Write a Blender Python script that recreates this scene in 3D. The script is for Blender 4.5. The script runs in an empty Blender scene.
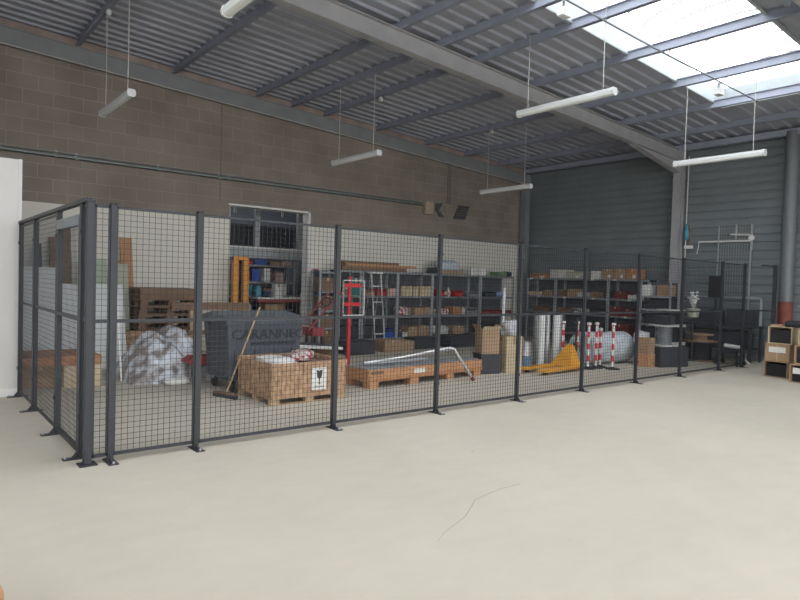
import bpy, bmesh, math, random
from mathutils import Vector, Matrix, noise
random.seed(7)
C = bpy.context.scene.collection
PI = math.pi

# ------------------------------------------------------------------ materials
def mat(name, rgb, rough=.6, metal=0., var=.12, scale=6., bump=0., bscale=40., spec=.4, stretch=(1,1,1)):
    m = bpy.data.materials.new(name); m.use_nodes = True
    nt = m.node_tree; N = nt.nodes; L = nt.links
    b = N['Principled BSDF']
    b.inputs['Roughness'].default_value = rough; b.inputs['Metallic'].default_value = metal
    b.inputs['Specular IOR Level'].default_value = spec
    tc = N.new('ShaderNodeTexCoord'); mp = N.new('ShaderNodeMapping'); mp.inputs['Scale'].default_value = stretch
    L.new(tc.outputs['Object'], mp.inputs[0])
    n = N.new('ShaderNodeTexNoise'); n.inputs['Scale'].default_value = scale; n.inputs['Detail'].default_value = 4
    L.new(mp.outputs[0], n.inputs['Vector'])
    r = N.new('ShaderNodeValToRGB')
    r.color_ramp.elements[0].position = .3; r.color_ramp.elements[1].position = .7
    r.color_ramp.elements[0].color = tuple(min(1, c*(1-var)) for c in rgb)+(1,)
    r.color_ramp.elements[1].color = tuple(min(1, c*(1+var)) for c in rgb)+(1,)
    L.new(n.outputs['Fac'], r.inputs[0]); L.new(r.outputs[0], b.inputs['Base Color'])
    if bump:
        n2 = N.new('ShaderNodeTexNoise'); n2.inputs['Scale'].default_value = bscale
        L.new(mp.outputs[0], n2.inputs['Vector'])
        bp = N.new('ShaderNodeBump'); bp.inputs['Strength'].default_value = bump; bp.inputs['Distance'].default_value = .01
        L.new(n2.outputs['Fac'], bp.inputs['Height']); L.new(bp.outputs[0], b.inputs['Normal'])
    return m

M = {}
M['fence'] = mat('fence_grey', (.035,.037,.042), .5, .1, .1)
M['wire'] = mat('fence_wire', (.03,.032,.038), .55, .1, .05)
M['galv'] = mat('galvanised', (.42,.43,.44), .4, .6, .15, 10)
M['white'] = mat('white_paint', (.72,.71,.68), .6, 0, .04)
M['offwhite'] = mat('offwhite', (.55,.54,.5), .7, 0, .08)
M['lampwhite'] = mat('lamp_housing', (.62,.63,.62), .4, 0, .04)
M['diffuser'] = mat('lamp_diffuser', (.78,.8,.78), .25, 0, .02)
M['steel'] = mat('beam_steel', (.24,.245,.25), .6, .1, .08, 3)
M['rafter'] = mat('rafter_steel', (.36,.355,.36), .65, .0, .08, 3)
M['purlin'] = mat('purlin_steel', (.3,.32,.385), .55, .0, .08, 3)
M['deck'] = mat('roof_deck', (.36,.375,.425), .6, .0, .07, 2)
M['clad'] = mat('wall_cladding', (.185,.205,.215), .5, .0, .08, 1.5)
M['pipe'] = mat('pipe_grey', (.16,.17,.18), .45, .1, .06)
M['rust'] = mat('pipe_red', (.2,.06,.045), .7, 0, .2)
M['tray'] = mat('tray_galv', (.22,.25,.23), .5, .2, .1)
M['black'] = mat('black', (.018,.018,.02), .6, 0, .15)
M['dark'] = mat('dark_grey', (.04,.043,.05), .55, 0, .15)
M['bin'] = mat('bin_plastic', (.075,.085,.1), .55, 0, .08)
M['binlid'] = mat('bin_lid', (.11,.125,.135), .5, 0, .08)
M['binmark'] = mat('bin_mark', (.025,.028,.032), .6, 0, .05)
M['osb'] = mat('osb_board', (.4,.25,.15), .75, 0, .4, 22, .3, 40, stretch=(1,1,.5))
M['wood'] = mat('pale_wood', (.42,.3,.18), .75, 0, .2, 7, .1, stretch=(1,6,6))
M['redwood'] = mat('orange_wood', (.48,.25,.125), .7, 0, .2, 7, .1, stretch=(1,6,6))
M['brownwood'] = mat('brown_wood', (.2,.125,.08), .75, 0, .2, 7, .1, stretch=(5,5,1))
M['kraft'] = mat('kraft_card', (.36,.24,.145), .8, 0, .1, 4)
M['kraftd'] = mat('kraft_dark', (.2,.125,.08), .8, 0, .15, 4)
M['beige'] = mat('beige_card', (.5,.4,.26), .8, 0, .1, 4)
M['orange'] = mat('orange_board', (.4,.19,.09), .65, 0, .2, 9)
M['yellow'] = mat('truck_yellow', (.62,.29,.035), .4, 0, .08)
M['mast'] = mat('mast_orange', (.62,.25,.03), .45, 0, .12)
M['red'] = mat('red_paint', (.5,.025,.03), .45, 0, .1)
M['darkred'] = mat('dark_red', (.2,.03,.03), .6, 0, .35, 20)
M['blue'] = mat('blue_plastic', (.03,.1,.42), .4, 0, .1)
M['teal'] = mat('teal', (.03,.16,.14), .5, 0, .1)
M['cyan'] = mat('tank_blue', (.08,.3,.42), .4, 0, .1)
M['lilac'] = mat('lilac_bag', (.25,.3,.5), .5, 0, .2, 15)
M['navy'] = mat('navy', (.03,.04,.09), .7, 0, .2)
M['green'] = mat('green_box', (.14,.24,.1), .6, 0, .1)
M['cream'] = mat('cream_panel', (.42,.42,.33), .6, 0, .05)
M['palegreen'] = mat('pale_green', (.4,.46,.34), .6, 0, .05)
M['sheet'] = mat('white_sheet', (.62,.63,.62), .5, 0, .05, 2)
M['bagred'] = mat('red_white_bag', (.42,.12,.12), .6, 0, .6, 22)
M['bubble'] = mat('bubble_wrap', (.5,.55,.6), .3, 0, .2, 12, .5, 30)
M['pink'] = mat('pink_carton', (.5,.33,.29), .7, 0, .1)
M['paper'] = mat('paper_label', (.7,.68,.64), .7, 0, .12, 40)
M['shelf'] = mat('shelf_steel', (.27,.29,.3), .5, .3, .1)
M['shelfp'] = mat('shelf_post', (.38,.4,.41), .5, .3, .1)
M['tyre'] = mat('tyre', (.02,.02,.022), .8, 0, .2)
M['chrome'] = mat('bare_metal', (.6,.6,.6), .3, .8, .1)
M['wallside'] = mat('partition_paint', (.6,.58,.56), .65, 0, .03, 2)
M['hall'] = mat('rear_hall_wall', (.12,.13,.15), .8, 0, .1, 2)
M['shelfdark'] = mat('shelf_dark', (.1,.11,.12), .6, .0, .2, 6)
M['dullred'] = mat('dull_red', (.3,.05,.05), .55, 0, .15)
M['plaster'] = mat('plain_wall', (.3,.29,.28), .8, 0, .05)
M['curb'] = mat('skylight_curb', (.34,.37,.375), .5, 0, .08, 4)
M['seam'] = mat('skylight_bar', (.16,.12,.14), .7, 0, .1)
M['capstrip'] = mat('eave_plank', (.32,.25,.225), .8, 0, .2, 3)
M['vent'] = mat('vent_dark', (.1,.095,.09), .8, 0, .2)
M['joint'] = mat('joint_strip', (.17,.15,.14), .8)
M['foam'] = mat('mineral_wool', (.4,.32,.24), .9, 0, .3, 20)

# rolls of film / ducting
M['film'] = mat('white_film', (.52,.57,.6), .3, 0, .25, 9, .4, 18, stretch=(1,1,1))
M['crumple'] = mat('crumpled_film', (.5,.5,.52), .28, 0, .3, 7, .6, 14)

def floor_mat():
    m = bpy.data.materials.new('concrete_floor'); m.use_nodes = True
    nt = m.node_tree; N = nt.nodes; L = nt.links; b = N['Principled BSDF']
    g = N.new('ShaderNodeNewGeometry')
    n1 = N.new('ShaderNodeTexNoise'); n1.inputs['Scale'].default_value = .45; n1.inputs['Detail'].default_value = 6; n1.inputs['Roughness'].default_value = .6
    n2 = N.new('ShaderNodeTexNoise'); n2.inputs['Scale'].default_value = 5.; n2.inputs['Detail'].default_value = 8
    mp = N.new('ShaderNodeMapping'); mp.inputs['Scale'].default_value = (.7,1.2,1); mp.inputs['Rotation'].default_value = (0,0,.4)
    L.new(g.outputs['Position'], n1.inputs['Vector']); L.new(g.outputs['Position'], mp.inputs[0]); L.new(mp.outputs[0], n2.inputs['Vector'])
    r1 = N.new('ShaderNodeValToRGB'); e = r1.color_ramp.elements
    e[0].position = .3; e[0].color = (.45,.415,.34,1); e[1].position = .7; e[1].color = (.52,.475,.395,1)
    r2 = N.new('ShaderNodeValToRGB'); e = r2.color_ramp.elements
    e[0].position = .35; e[0].color = (.965,.965,.965,1); e[1].position = .6; e[1].color = (1,1,1,1)
    # small dark specks
    v = N.new('ShaderNodeTexVoronoi'); v.inputs['Scale'].default_value = 1.4
    L.new(g.outputs['Position'], v.inputs['Vector'])
    r3 = N.new('ShaderNodeValToRGB'); e = r3.color_ramp.elements
    e[0].position = .012; e[0].color = (.55,.52,.5,1); e[1].position = .022; e[1].color = (1,1,1,1)
    L.new(v.outputs['Distance'], r3.inputs[0])
    L.new(n1.outputs['Fac'], r1.inputs[0]); L.new(n2.outputs['Fac'], r2.inputs[0])
    mx = N.new('ShaderNodeMix'); mx.data_type = 'RGBA'; mx.blend_type = 'MULTIPLY'; mx.inputs[0].default_value = 1
    mx2 = N.new('ShaderNodeMix'); mx2.data_type = 'RGBA'; mx2.blend_type = 'MULTIPLY'; mx2.inputs[0].default_value = 1
    L.new(r1.outputs[0], mx.inputs[6]); L.new(r2.outputs[0], mx.inputs[7])
    L.new(mx.outputs[2], mx2.inputs[6]); L.new(r3.outputs[0], mx2.inputs[7])
    L.new(mx2.outputs[2], b.inputs['Base Color'])
    b.inputs['Roughness'].default_value = .62; b.inputs['Specular IOR Level'].default_value = .25
    return m
M['floor'] = floor_mat()

def block_mat():
    m = bpy.data.materials.new('block_wall'); m.use_nodes = True
    nt = m.node_tree; N = nt.nodes; L = nt.links; b = N['Principled BSDF']
    g = N.new('ShaderNodeNewGeometry'); s = N.new('ShaderNodeSeparateXYZ'); c = N.new('ShaderNodeCombineXYZ')
    L.new(g.outputs['Position'], s.inputs[0]); L.new(s.outputs['X'], c.inputs['X']); L.new(s.outputs['Z'], c.inputs['Y'])
    mp = N.new('ShaderNodeMapping'); mp.inputs['Location'].default_value = (.22,.08,0); L.new(c.outputs[0], mp.inputs[0])
    br = N.new('ShaderNodeTexBrick'); L.new(mp.outputs[0], br.inputs['Vector'])
    br.inputs['Scale'].default_value = 1; br.inputs['Brick Width'].default_value = .5; br.inputs['Row Height'].default_value = .262
    br.inputs['Mortar Size'].default_value = .007; br.inputs['Mortar Smooth'].default_value = .6; br.inputs['Bias'].default_value = 0
    br.inputs['Color1'].default_value = (.25,.212,.18,1); br.inputs['Color2'].default_value = (.28,.24,.205,1); br.inputs['Mortar'].default_value = (.37,.325,.28,1)
    n = N.new('ShaderNodeTexNoise'); n.inputs['Scale'].default_value = 1.1; n.inputs['Detail'].default_value = 6
    L.new(c.outputs[0], n.inputs['Vector'])
    r = N.new('ShaderNodeValToRGB'); r.color_ramp.elements[0].position = .3; r.color_ramp.elements[0].color = (.82,.82,.82,1); r.color_ramp.elements[1].position = .7; r.color_ramp.elements[1].color = (1.1,1.1,1.1,1)
    L.new(n.outputs['Fac'], r.inputs[0])
    mx = N.new('ShaderNodeMix'); mx.data_type = 'RGBA'; mx.blend_type = 'MULTIPLY'; mx.inputs[0].default_value = 1
    L.new(br.outputs['Color'], mx.inputs[6]); L.new(r.outputs[0], mx.inputs[7])
    # lower part painted white up to a clean edge
    gt = N.new('ShaderNodeMath'); gt.operation = 'LESS_THAN'; gt.inputs[1].default_value = 2.88; L.new(s.outputs['Z'], gt.inputs[0])
    m3 = N.new('ShaderNodeMix'); m3.data_type = 'RGBA'; m3.blend_type = 'MIX'
    L.new(gt.outputs[0], m3.inputs[0]); L.new(mx.outputs[2], m3.inputs[6]); m3.inputs[7].default_value = (.74,.71,.63,1)
    L.new(m3.outputs[2], b.inputs['Base Color'])
    bp = N.new('ShaderNodeBump'); bp.inputs['Strength'].default_value = .35; bp.inputs['Distance'].default_value = .01; bp.invert = True
    L.new(br.outputs['Fac'], bp.inputs['Height']); L.new(bp.outputs[0], b.inputs['Normal'])
    b.inputs['Roughness'].default_value = .85; b.inputs['Specular IOR Level'].default_value = .15
    return m
M['block'] = block_mat()

def poly_mat():
    m = bpy.data.materials.new('polycarbonate'); m.use_nodes = True
    nt = m.node_tree; N = nt.nodes; L = nt.links
    N.remove(N['Principled BSDF']); out = N['Material Output']
    t = N.new('ShaderNodeBsdfTransparent'); t.inputs[0].default_value = (.95,.97,1,1)
    tl = N.new('ShaderNodeBsdfTranslucent'); tl.inputs[0].default_value = (.9,.93,.96,1)
    mx = N.new('ShaderNodeMixShader'); mx.inputs[0].default_value = .4
    L.new(t.outputs[0], mx.inputs[1]); L.new(tl.outputs[0], mx.inputs[2]); L.new(mx.outputs[0], out.inputs[0])
    return m
M['poly'] = poly_mat()

def clear_mat():
    m = bpy.data.materials.new('clear_film'); m.use_nodes = True
    nt = m.node_tree; N = nt.nodes; L = nt.links; b = N['Principled BSDF']; out = N['Material Output']
    tc = N.new('ShaderNodeTexCoord'); n = N.new('ShaderNodeTexNoise'); n.inputs['Scale'].default_value = 9; n.inputs['Detail'].default_value = 6
    L.new(tc.outputs['Object'], n.inputs['Vector'])
    r = N.new('ShaderNodeValToRGB'); n.inputs['Scale'].default_value = 6.5; r.color_ramp.elements[0].position = .42; r.color_ramp.elements[0].color = (.23,.2,.185,1); r.color_ramp.elements[1].position = .6; r.color_ramp.elements[1].color = (.6,.62,.66,1)
    L.new(n.outputs['Fac'], r.inputs[0]); L.new(r.outputs[0], b.inputs['Base Color'])
    b.inputs['Roughness'].default_value = .25
    bp = N.new('ShaderNodeBump'); bp.inputs['Strength'].default_value = .4; bp.inputs['Distance'].default_value = .02
    L.new(n.outputs['Fac'], bp.inputs['Height']); L.new(bp.outputs[0], b.inputs['Normal'])
    return m
M['clear'] = clear_mat()

def stripe_mat():
    m = bpy.data.materials.new('red_white_bands'); m.use_nodes = True
    nt = m.node_tree; N = nt.nodes; L = nt.links; b = N['Principled BSDF']
    tc = N.new('ShaderNodeTexCoord'); s = N.new('ShaderNodeSeparateXYZ'); L.new(tc.outputs['Object'], s.inputs[0])
    a = N.new('ShaderNodeMath'); a.operation = 'MULTIPLY'; a.inputs[1].default_value = 1/.235
    ad = N.new('ShaderNodeMath'); ad.operation = 'ADD'; ad.inputs[1].default_value = -.0325+.47; L.new(s.outputs['Z'], ad.inputs[0]); L.new(ad.outputs[0], a.inputs[0])
    f = N.new('ShaderNodeMath'); f.operation = 'FRACT'; L.new(a.outputs[0], f.inputs[0])
    g = N.new('ShaderNodeMath'); g.operation = 'GREATER_THAN'; g.inputs[1].default_value = .5; L.new(f.outputs[0], g.inputs[0])
    mx = N.new('ShaderNodeMix'); mx.data_type = 'RGBA'; L.new(g.outputs[0], mx.inputs[0])
    mx.inputs[6].default_value = (.72,.7,.68,1); mx.inputs[7].default_value = (.62,.03,.05,1)
    L.new(mx.outputs[2], b.inputs['Base Color']); b.inputs['Roughness'].default_value = .4
    return m
M['stripe'] = stripe_mat()
def printed_bag():
    m = bpy.data.materials.new('printed_bag'); m.use_nodes = True
    nt = m.node_tree; N = nt.nodes; L = nt.links; b = N['Principled BSDF']
    tc = N.new('ShaderNodeTexCoord'); n = N.new('ShaderNodeTexNoise'); n.inputs['Scale'].default_value = 16; n.inputs['Detail'].default_value = 2
    L.new(tc.outputs['Object'], n.inputs['Vector'])
    r = N.new('ShaderNodeValToRGB'); e = r.color_ramp.elements
    e[0].position = .44; e[0].color = (.32,.03,.04,1); e[1].position = .52; e[1].color = (.58,.54,.5,1)
    L.new(n.outputs['Fac'], r.inputs[0]); L.new(r.outputs[0], b.inputs['Base Color']); b.inputs['Roughness'].default_value = .5
    return m
M['bagred'] = printed_bag()

# ------------------------------------------------------------------ mesh builder
class MB:
    def __init__(s): s.v = []; s.f = []
    def hexa(s, p):
        n = len(s.v); s.v += [tuple(q) for q in p]
        for a in ((0,3,2,1),(4,5,6,7),(0,1,5,4),(1,2,6,5),(2,3,7,6),(3,0,4,7)): s.f.append(tuple(n+i for i in a))
        return s
    def box(s, x0,y0,z0,x1,y1,z1):
        return s.hexa([(x0,y0,z0),(x1,y0,z0),(x1,y1,z0),(x0,y1,z0),(x0,y0,z1),(x1,y0,z1),(x1,y1,z1),(x0,y1,z1)])
    def bar(s, a, b, w, h, up=(0,0,1)):
        a = Vector(a); b = Vector(b); d = (b-a).normalized(); u = Vector(up)
        if abs(d.dot(u)) > .99: u = Vector((1,0,0))
        r = d.cross(u).normalized()*w/2; u = r.cross(d).normalized()*h/2
        return s.hexa([a-r-u,a+r-u,b+r-u,b-r-u,a-r+u,a+r+u,b+r+u,b-r+u])
    def tube(s, pts, r, n=10, caps=True):
        pts = [Vector(p) for p in pts]; rings = []
        prev = None
        for i, p in enumerate(pts):
            d = (pts[min(i+1,len(pts)-1)]-pts[max(i-1,0)]).normalized()
            if prev is None:
                u = Vector((0,0,1)) if abs(d.z) < .9 else Vector((1,0,0))
            else: u = prev
            a = d.cross(u).normalized(); u2 = a.cross(d).normalized(); prev = u2
            rr = r[i] if isinstance(r, (list,tuple)) else r
            k = len(s.v); rings.append(k)
            for j in range(n):
                t = 2*PI*j/n; s.v.append(tuple(p+(a*math.cos(t)+u2*math.sin(t))*rr))
        for i in range(len(rings)-1):
            for j in range(n):
                s.f.append((rings[i]+j, rings[i]+(j+1)%n, rings[i+1]+(j+1)%n, rings[i+1]+j))
        if caps:
            s.f.append(tuple(rings[0]+j for j in reversed(range(n)))); s.f.append(tuple(rings[-1]+j for j in range(n)))
        return s
    def lathe(s, prof, c=(0,0,0), n=24, axis='z'):
        k = len(s.v)
        for r, h in prof:
            for j in range(n):
                t = 2*PI*j/n; x, y = r*math.cos(t), r*math.sin(t)
                p = (x,y,h) if axis == 'z' else ((h,x,y) if axis == 'x' else (x,h,y))
                s.v.append((c[0]+p[0], c[1]+p[1], c[2]+p[2]))
        for i in range(len(prof)-1):
            for j in range(n):
                s.f.append((k+i*n+j, k+i*n+(j+1)%n, k+(i+1)*n+(j+1)%n, k+(i+1)*n+j))
        s.f.append(tuple(k+j for j in reversed(range(n)))); s.f.append(tuple(k+(len(prof)-1)*n+j for j in range(n)))
        return s
    def prism(s, poly, a, b, axis='y'):
        k = len(s.v); n = len(poly)
        for t in (a, b):
            for p, q in poly:
                s.v.append({'y':(p,t,q),'x':(t,p,q),'z':(p,q,t)}[axis])
        s.f.append(tuple(k+i for i in range(n))); s.f.append(tuple(k+n+i for i in reversed(range(n))))
        for i in range(n): s.f.append((k+i, k+n+i, k+n+(i+1)%n, k+(i+1)%n))
        return s
    def build(s, name, m, parent=None, smooth=False, bevel=0, loc=None, rz=0):
        me = bpy.data.meshes.new(name); me.from_pydata(s.v, [], s.f)
        bm = bmesh.new(); bm.from_mesh(me); bmesh.ops.recalc_face_normals(bm, faces=bm.faces); bm.to_mesh(me); bm.free()
        me.materials.append(M[m] if isinstance(m, str) else m)
        if smooth:
            for p in me.polygons: p.use_smooth = True
        o = bpy.data.objects.new(name, me); C.objects.link(o)
        if parent: o.parent = parent
        if loc: o.location = loc
        o.rotation_euler.z = rz
        if bevel:
            b = o.modifiers.new('bevel', 'BEVEL'); b.width = bevel; b.segments = 2; b.limit_method = 'ANGLE'
        if smooth and not bevel:
            try: me.set_sharp_from_angle(angle=math.radians(40))
            except Exception: pass
        return o

def tag(o, label=None, cat=None, group=None, kind=None):
    if label: o['label'] = label
    if cat: o['category'] = cat
    if group: o['group'] = group
    if kind: o['kind'] = kind
    return o
def thing(name, label, cat, loc=(0,0,0), rz=0, group=None):
    o = bpy.data.objects.new(name, None); C.objects.link(o); o.empty_display_size = .2
    o.location = loc; o.rotation_euler.z = rz
    return tag(o, label, cat, group)
def copy_tree(o, parent=None):
    c = o.copy(); C.objects.link(c); c.parent = parent
    for ch in list(o.children): copy_tree(ch, c)
    return c
def struct(o): o['kind'] = 'structure'; return o
def text(body, size, name, m, parent, loc, rot, depth=.004, sx=1.):
    cu = bpy.data.curves.new(name, 'FONT'); cu.body = body; cu.size = size; cu.extrude = depth; cu.align_x = 'CENTER'; cu.align_y = 'CENTER'
    t = bpy.data.objects.new(name+'_c', cu); C.objects.link(t)
    bpy.context.view_layer.update()
    me = bpy.data.meshes.new_from_object(t.evaluated_get(bpy.context.evaluated_depsgraph_get()))
    bpy.data.objects.remove(t)
    me.materials.clear(); me.materials.append(M[m])
    o = bpy.data.objects.new(name, me); C.objects.link(o); o.parent = parent; o.location = loc; o.rotation_euler = rot; o.scale = (sx,1,1)
    return o

# ------------------------------------------------------------------ building shell
X0, X1, Y0, D, R = -8., 14.5, -13., 7.45, 14.5
SL = -.053
def zb(x): return 6.08+SL*x      # underside of the roof deck
struct(MB().box(X0-.2, Y0-.2, -.2, X1+.2, 15.2, 0).build('floor', 'floor'))
w = MB(); TH = .25
w.box(X0, D, 0, 4.5, D+TH, 3.2); w.box(6.5, D, 0, X1+.2, D+TH, 3.2); w.box(X0, D, 3.2, X1+.2, D+TH, 6.9)
struct(w.build('wall_back', 'block'))
# openings added to light the walls: two behind the camera, a high band at left
w = MB(); w.box(X0-.2,Y0-.2,4.4,X1+.2,Y0,6.9)
for a, b in ((X0-.2,-6.5),(1.8,3.),(11.5,X1+.2)): w.box(a,Y0-.2,0,b,Y0,4.4)
struct(w.build('wall_front', 'plaster'))
w = MB(); w.box(X0-.2,Y0,0,X0,D+TH,2.2).box(X0-.2,Y0,4.8,X0,D+TH,6.9)
for a, b in ((Y0,-12.),(-6.8,-6.2),(-1.,D+TH)): w.box(X0-.2,a,2.2,X0,b,4.8)
struct(w.build('wall_left', 'plaster'))
struct(MB().box(X0-12,Y0-14,-.25,X1+5,Y0-.2,-.05).build('yard_ground', 'plaster'))
def portal(cx, cy, cz, w, h, rot):
    l = bpy.data.lights.new('sky_portal', 'AREA'); l.shape = 'RECTANGLE'; l.size = w; l.size_y = h
    lo = bpy.data.objects.new('sky_portal', l); C.objects.link(lo); lo.location = (cx,cy,cz); lo.rotation_euler = rot; l.cycles.is_portal = True
portal(-2.35, Y0-.1, 2.2, 8.3, 4.4, (PI/2,0,0)); portal(7.25, Y0-.1, 2.2, 8.5, 4.4, (PI/2,0,0))
portal(X0-.1, -9.4, 3.5, 2.6, 5.2, (0,-PI/2,0)); portal(X0-.1, -3.6, 3.5, 2.6, 5.2, (0,-PI/2,0))
# right wall: horizontal trapezoid cladding
prof = [(R+.1, 0)]
z = 0; 
while z < 5.6:
    prof += [(R, z), (R, z+.13), (R+.022, z+.145), (R+.022, z+.185)]; z += .2
prof += [(R, z), (R+.1, z)]
struct(MB().prism(prof, Y0-.2, D, 'y').build('wall_right', 'clad'))
struct(MB().box(R-.012, Y0, 0, R, D, .12).build('baseboard_right', 'steel'))

# roof deck with narrow ribs running down the slope; long openings for the skylights
SKY = [(-1.88,.25), (-6.93,-4.8), (-11.98,-9.85)]
SX0, SX1 = -4., 12.
def deck(m, xa, xb, ya, yb, closed=True):
    k = len(m.v); prof = [(ya,0)]
    p = .28; n0 = math.ceil((ya+.1)/p)
    y = n0*p
    while y+.12 < yb:
        prof += [(y,0),(y+.022,-.04),(y+.075,-.04),(y+.097,0)]; y += p
    prof.append((yb,0)); n = len(prof)
    for x in (xa, xb):
        for yy, dz in prof: m.v.append((x, yy, zb(x)+dz))
    for i in range(n-1): m.f.append((k+i, k+i+1, k+n+i+1, k+n+i))
    m.hexa([(xa,ya,zb(xa)+.01),(xb,ya,zb(xb)+.01),(xb,yb,zb(xb)+.01),(xa,yb,zb(xa)+.01),(xa,ya,zb(xa)+.06),(xb,ya,zb(xb)+.06),(xb,yb,zb(xb)+.06),(xa,yb,zb(xa)+.06)])
m = MB(); ys = [Y0-.1]
for a, b in sorted(SKY): ys += [a, b]
ys.append(D+.2)
for i in range(0, len(ys), 2): deck(m, X0-.1, R+.2, ys[i], ys[i+1])
for a, b in SKY: deck(m, X0-.1, SX0, a, b); deck(m, SX1, R+.2, a, b)
struct(m.build('ceiling', 'deck'))

def sbox(m, xa, xb, ya, yb, za, zc):
    return m.hexa([(xa,ya,za+SL*xa),(xb,ya,za+SL*xb),(xb,yb,za+SL*xb),(xa,yb,za+SL*xa),(xa,ya,zc+SL*xa),(xb,ya,zc+SL*xb),(xb,yb,zc+SL*xb),(xa,yb,zc+SL*xa)])
for i, yc in enumerate((2.3, -2.7, -7.75)):
    m = MB(); xe = 14.2
    sbox(m, X0, xe, yc-.085, yc+.085, 5.905, 5.92); sbox(m, X0, xe, yc-.085, yc+.085, 5.62, 5.635); sbox(m, X0, xe, yc-.012, yc+.012, 5.62, 5.92)
    # haunch towards the column
    zt = 5.62+SL*12.; ze = 5.62+SL*xe
    m.hexa([(12.,yc-.012,zt-.01),(xe,yc-.012,ze-.28),(xe,yc+.012,ze-.28),(12.,yc+.012,zt-.01),(12.,yc-.012,zt),(xe,yc-.012,ze),(xe,yc+.012,ze),(12.,yc+.012,zt)])
    m.hexa([(12.,yc-.085,zt-.02),(xe,yc-.085,ze-.3),(xe,yc+.085,ze-.3),(12.,yc+.085,zt-.02),(12.,yc-.085,zt),(xe,yc-.085,ze-.28),(xe,yc+.085,ze-.28),(12.,yc+.085,zt)])
    struct(m.build('roof_rafter', 'rafter'))
    c = MB(); 
    c.box(14.18,yc-.095,0,14.2,yc+.095,5.15); c.box(14.42,yc-.095,0,14.44,yc+.095,5.15); c.box(14.2,yc-.01,0,14.42,yc+.01,5.15)
    struct(c.build('wall_column', 'rafter'))
m = MB(); sbox(m, X0, 14.4, 7.28, 7.44, 5.59, 5.605); sbox(m, X0, 14.4, 7.3, 7.33, 5.59, 5.885); sbox(m, X0, 14.4, 7.28, 7.44, 5.87, 5.885)
struct(m.build('gable_beam', 'steel'))
m = MB(); sbox(m, X0, 14.4, 7.25, 7.30, 5.56, 5.575)
struct(m.build('gable_beam_edge', 'offwhite'))
m = MB(); sbox(m, X0, 14.4, 7.36, 7.45, 5.89, 6.03)
struct(m.build('trim_1', 'capstrip'))
c = MB().box(14.2,7.18,0,14.42,7.4,5.1); struct(c.build('corner_column', 'steel'))
for x in (-6.5,-4.7,-2.9,-.6,1.4,3.2,5.03,5.93,6.82,8.4,10.08,11.6,13.1):
    m = MB(); z0 = 5.92+SL*x; zt = z0+.15
    m.box(x-.045,Y0,z0,x+.045,7.42,z0+.01); m.box(x-.045,Y0,zt-.01,x+.045,7.42,zt); m.box(x-.008,Y0,z0,x+.008,7.42,zt)
    struct(m.build('roof_purlin', 'purlin'))
m = MB(); m.box(14.15,Y0,5.12,14.3,7.2,5.26); struct(m.build('eaves_beam', 'purlin'))

# skylights
for a, b in SKY:
    cb = MB(); H = .34; t = .03
    for ya, yb in ((a-t,a+.006),(b-.006,b+t)): sbox(cb, SX0, SX1, ya, yb, 6.03, 6.08+H)
    for xa, xb in ((SX0-t,SX0+.006),(SX1-.006,SX1+t)): sbox(cb, xa, xb, a-t, b+t, 6.03, 6.08+H)
    # small flange at the foot of the curb
    sbox(cb, SX0, SX1, b, b+.05, 6.02, 6.035); sbox(cb, SX0, SX1, a-.05, a, 6.02, 6.035)
    struct(cb.build('skylight_curb', 'curb'))
    v = MB(); n = 14; rise = .42; k = 0; W = (b-a)+2*t
    def arc(x, off=0.):
        return [(x, (a+b)/2 - W/2*math.cos(PI*j/n), 6.08+H+SL*x + rise*math.sin(PI*j/n)+off) for j in range(n+1)]
    for x in (SX0, SX1): v.v += arc(x)
    for j in range(n): v.f.append((j, j+1, n+1+j+1, n+1+j))
    for base in (0, n+1): v.f.append(tuple(base+j for j in range(n+1)))
    struct(v.build('skylight_vault', 'poly', smooth=False))
    sb = MB(); x = SX0+.5
    while x < SX1-.1:
        sb.tube(arc(x, -.02), .012, 5); x += .53
    struct(sb.build('skylight_bars', 'seam'))
    l = bpy.data.lights.new('sky_portal', 'AREA'); l.shape = 'RECTANGLE'; l.size = SX1-SX0; l.size_y = b-a+.1
    lo = bpy.data.objects.new('sky_portal', l); C.objects.link(lo); lo.location = ((SX0+SX1)/2, (a+b)/2, 6.08+H+.55+SL*4); lo.rotation_euler = (0, math.atan(-SL), 0)
    l.cycles.is_portal = True

# back doorway: lining, and the hall behind
m = MB(); m.box(4.47,7.443,3.2,6.56,7.452,3.235).box(6.5,7.443,0,6.56,7.452,3.235)
m.box(4.495,7.42,0,4.505,D+TH,3.2).box(6.495,7.42,0,6.505,D+TH,3.2).box(4.5,7.42,3.19,6.5,D+TH,3.205)
struct(m.build('door_1', 'white'))
struct(MB().box(2,14,0,13,14.2,5).build('wall_rear_hall', 'hall'))
struct(MB().box(2,D+TH,0,2.2,14,5).build('wall_rear_hall_side', 'hall'))
struct(MB().box(12.8,D+TH,0,13,14,5).build('wall_rear_hall_end', 'hall'))
struct(MB().box(2,D+TH,5,13,14.2,5.1).build('ceiling_rear_hall', 'deck'))
# expansion joints with cover strips on the block wall
m = MB(); m.box(4.262,7.44,3.26,4.28,7.45,5.36); struct(m.build('trim_2', 'joint'))
m = MB(); m.box(11.05,7.43,3.9,11.07,7.45,5.0); m.box(11.13,7.43,3.9,11.15,7.45,5.0); struct(m.build('trim_3', 'joint'))
# white partition on the left
m = MB().box(X0, 3.62, 0, .0, 3.78, 3.03); struct(m.build('wall_partition', 'wallside'))
m = MB().box(-.035, 3.612, 0, .008, 3.79, 3.035); struct(m.build('trim_4', 'wallside'))
m = MB().box(X0, 3.605, 0, -.02, 3.62, .1); struct(m.build('baseboard_partition', 'white'))
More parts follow.
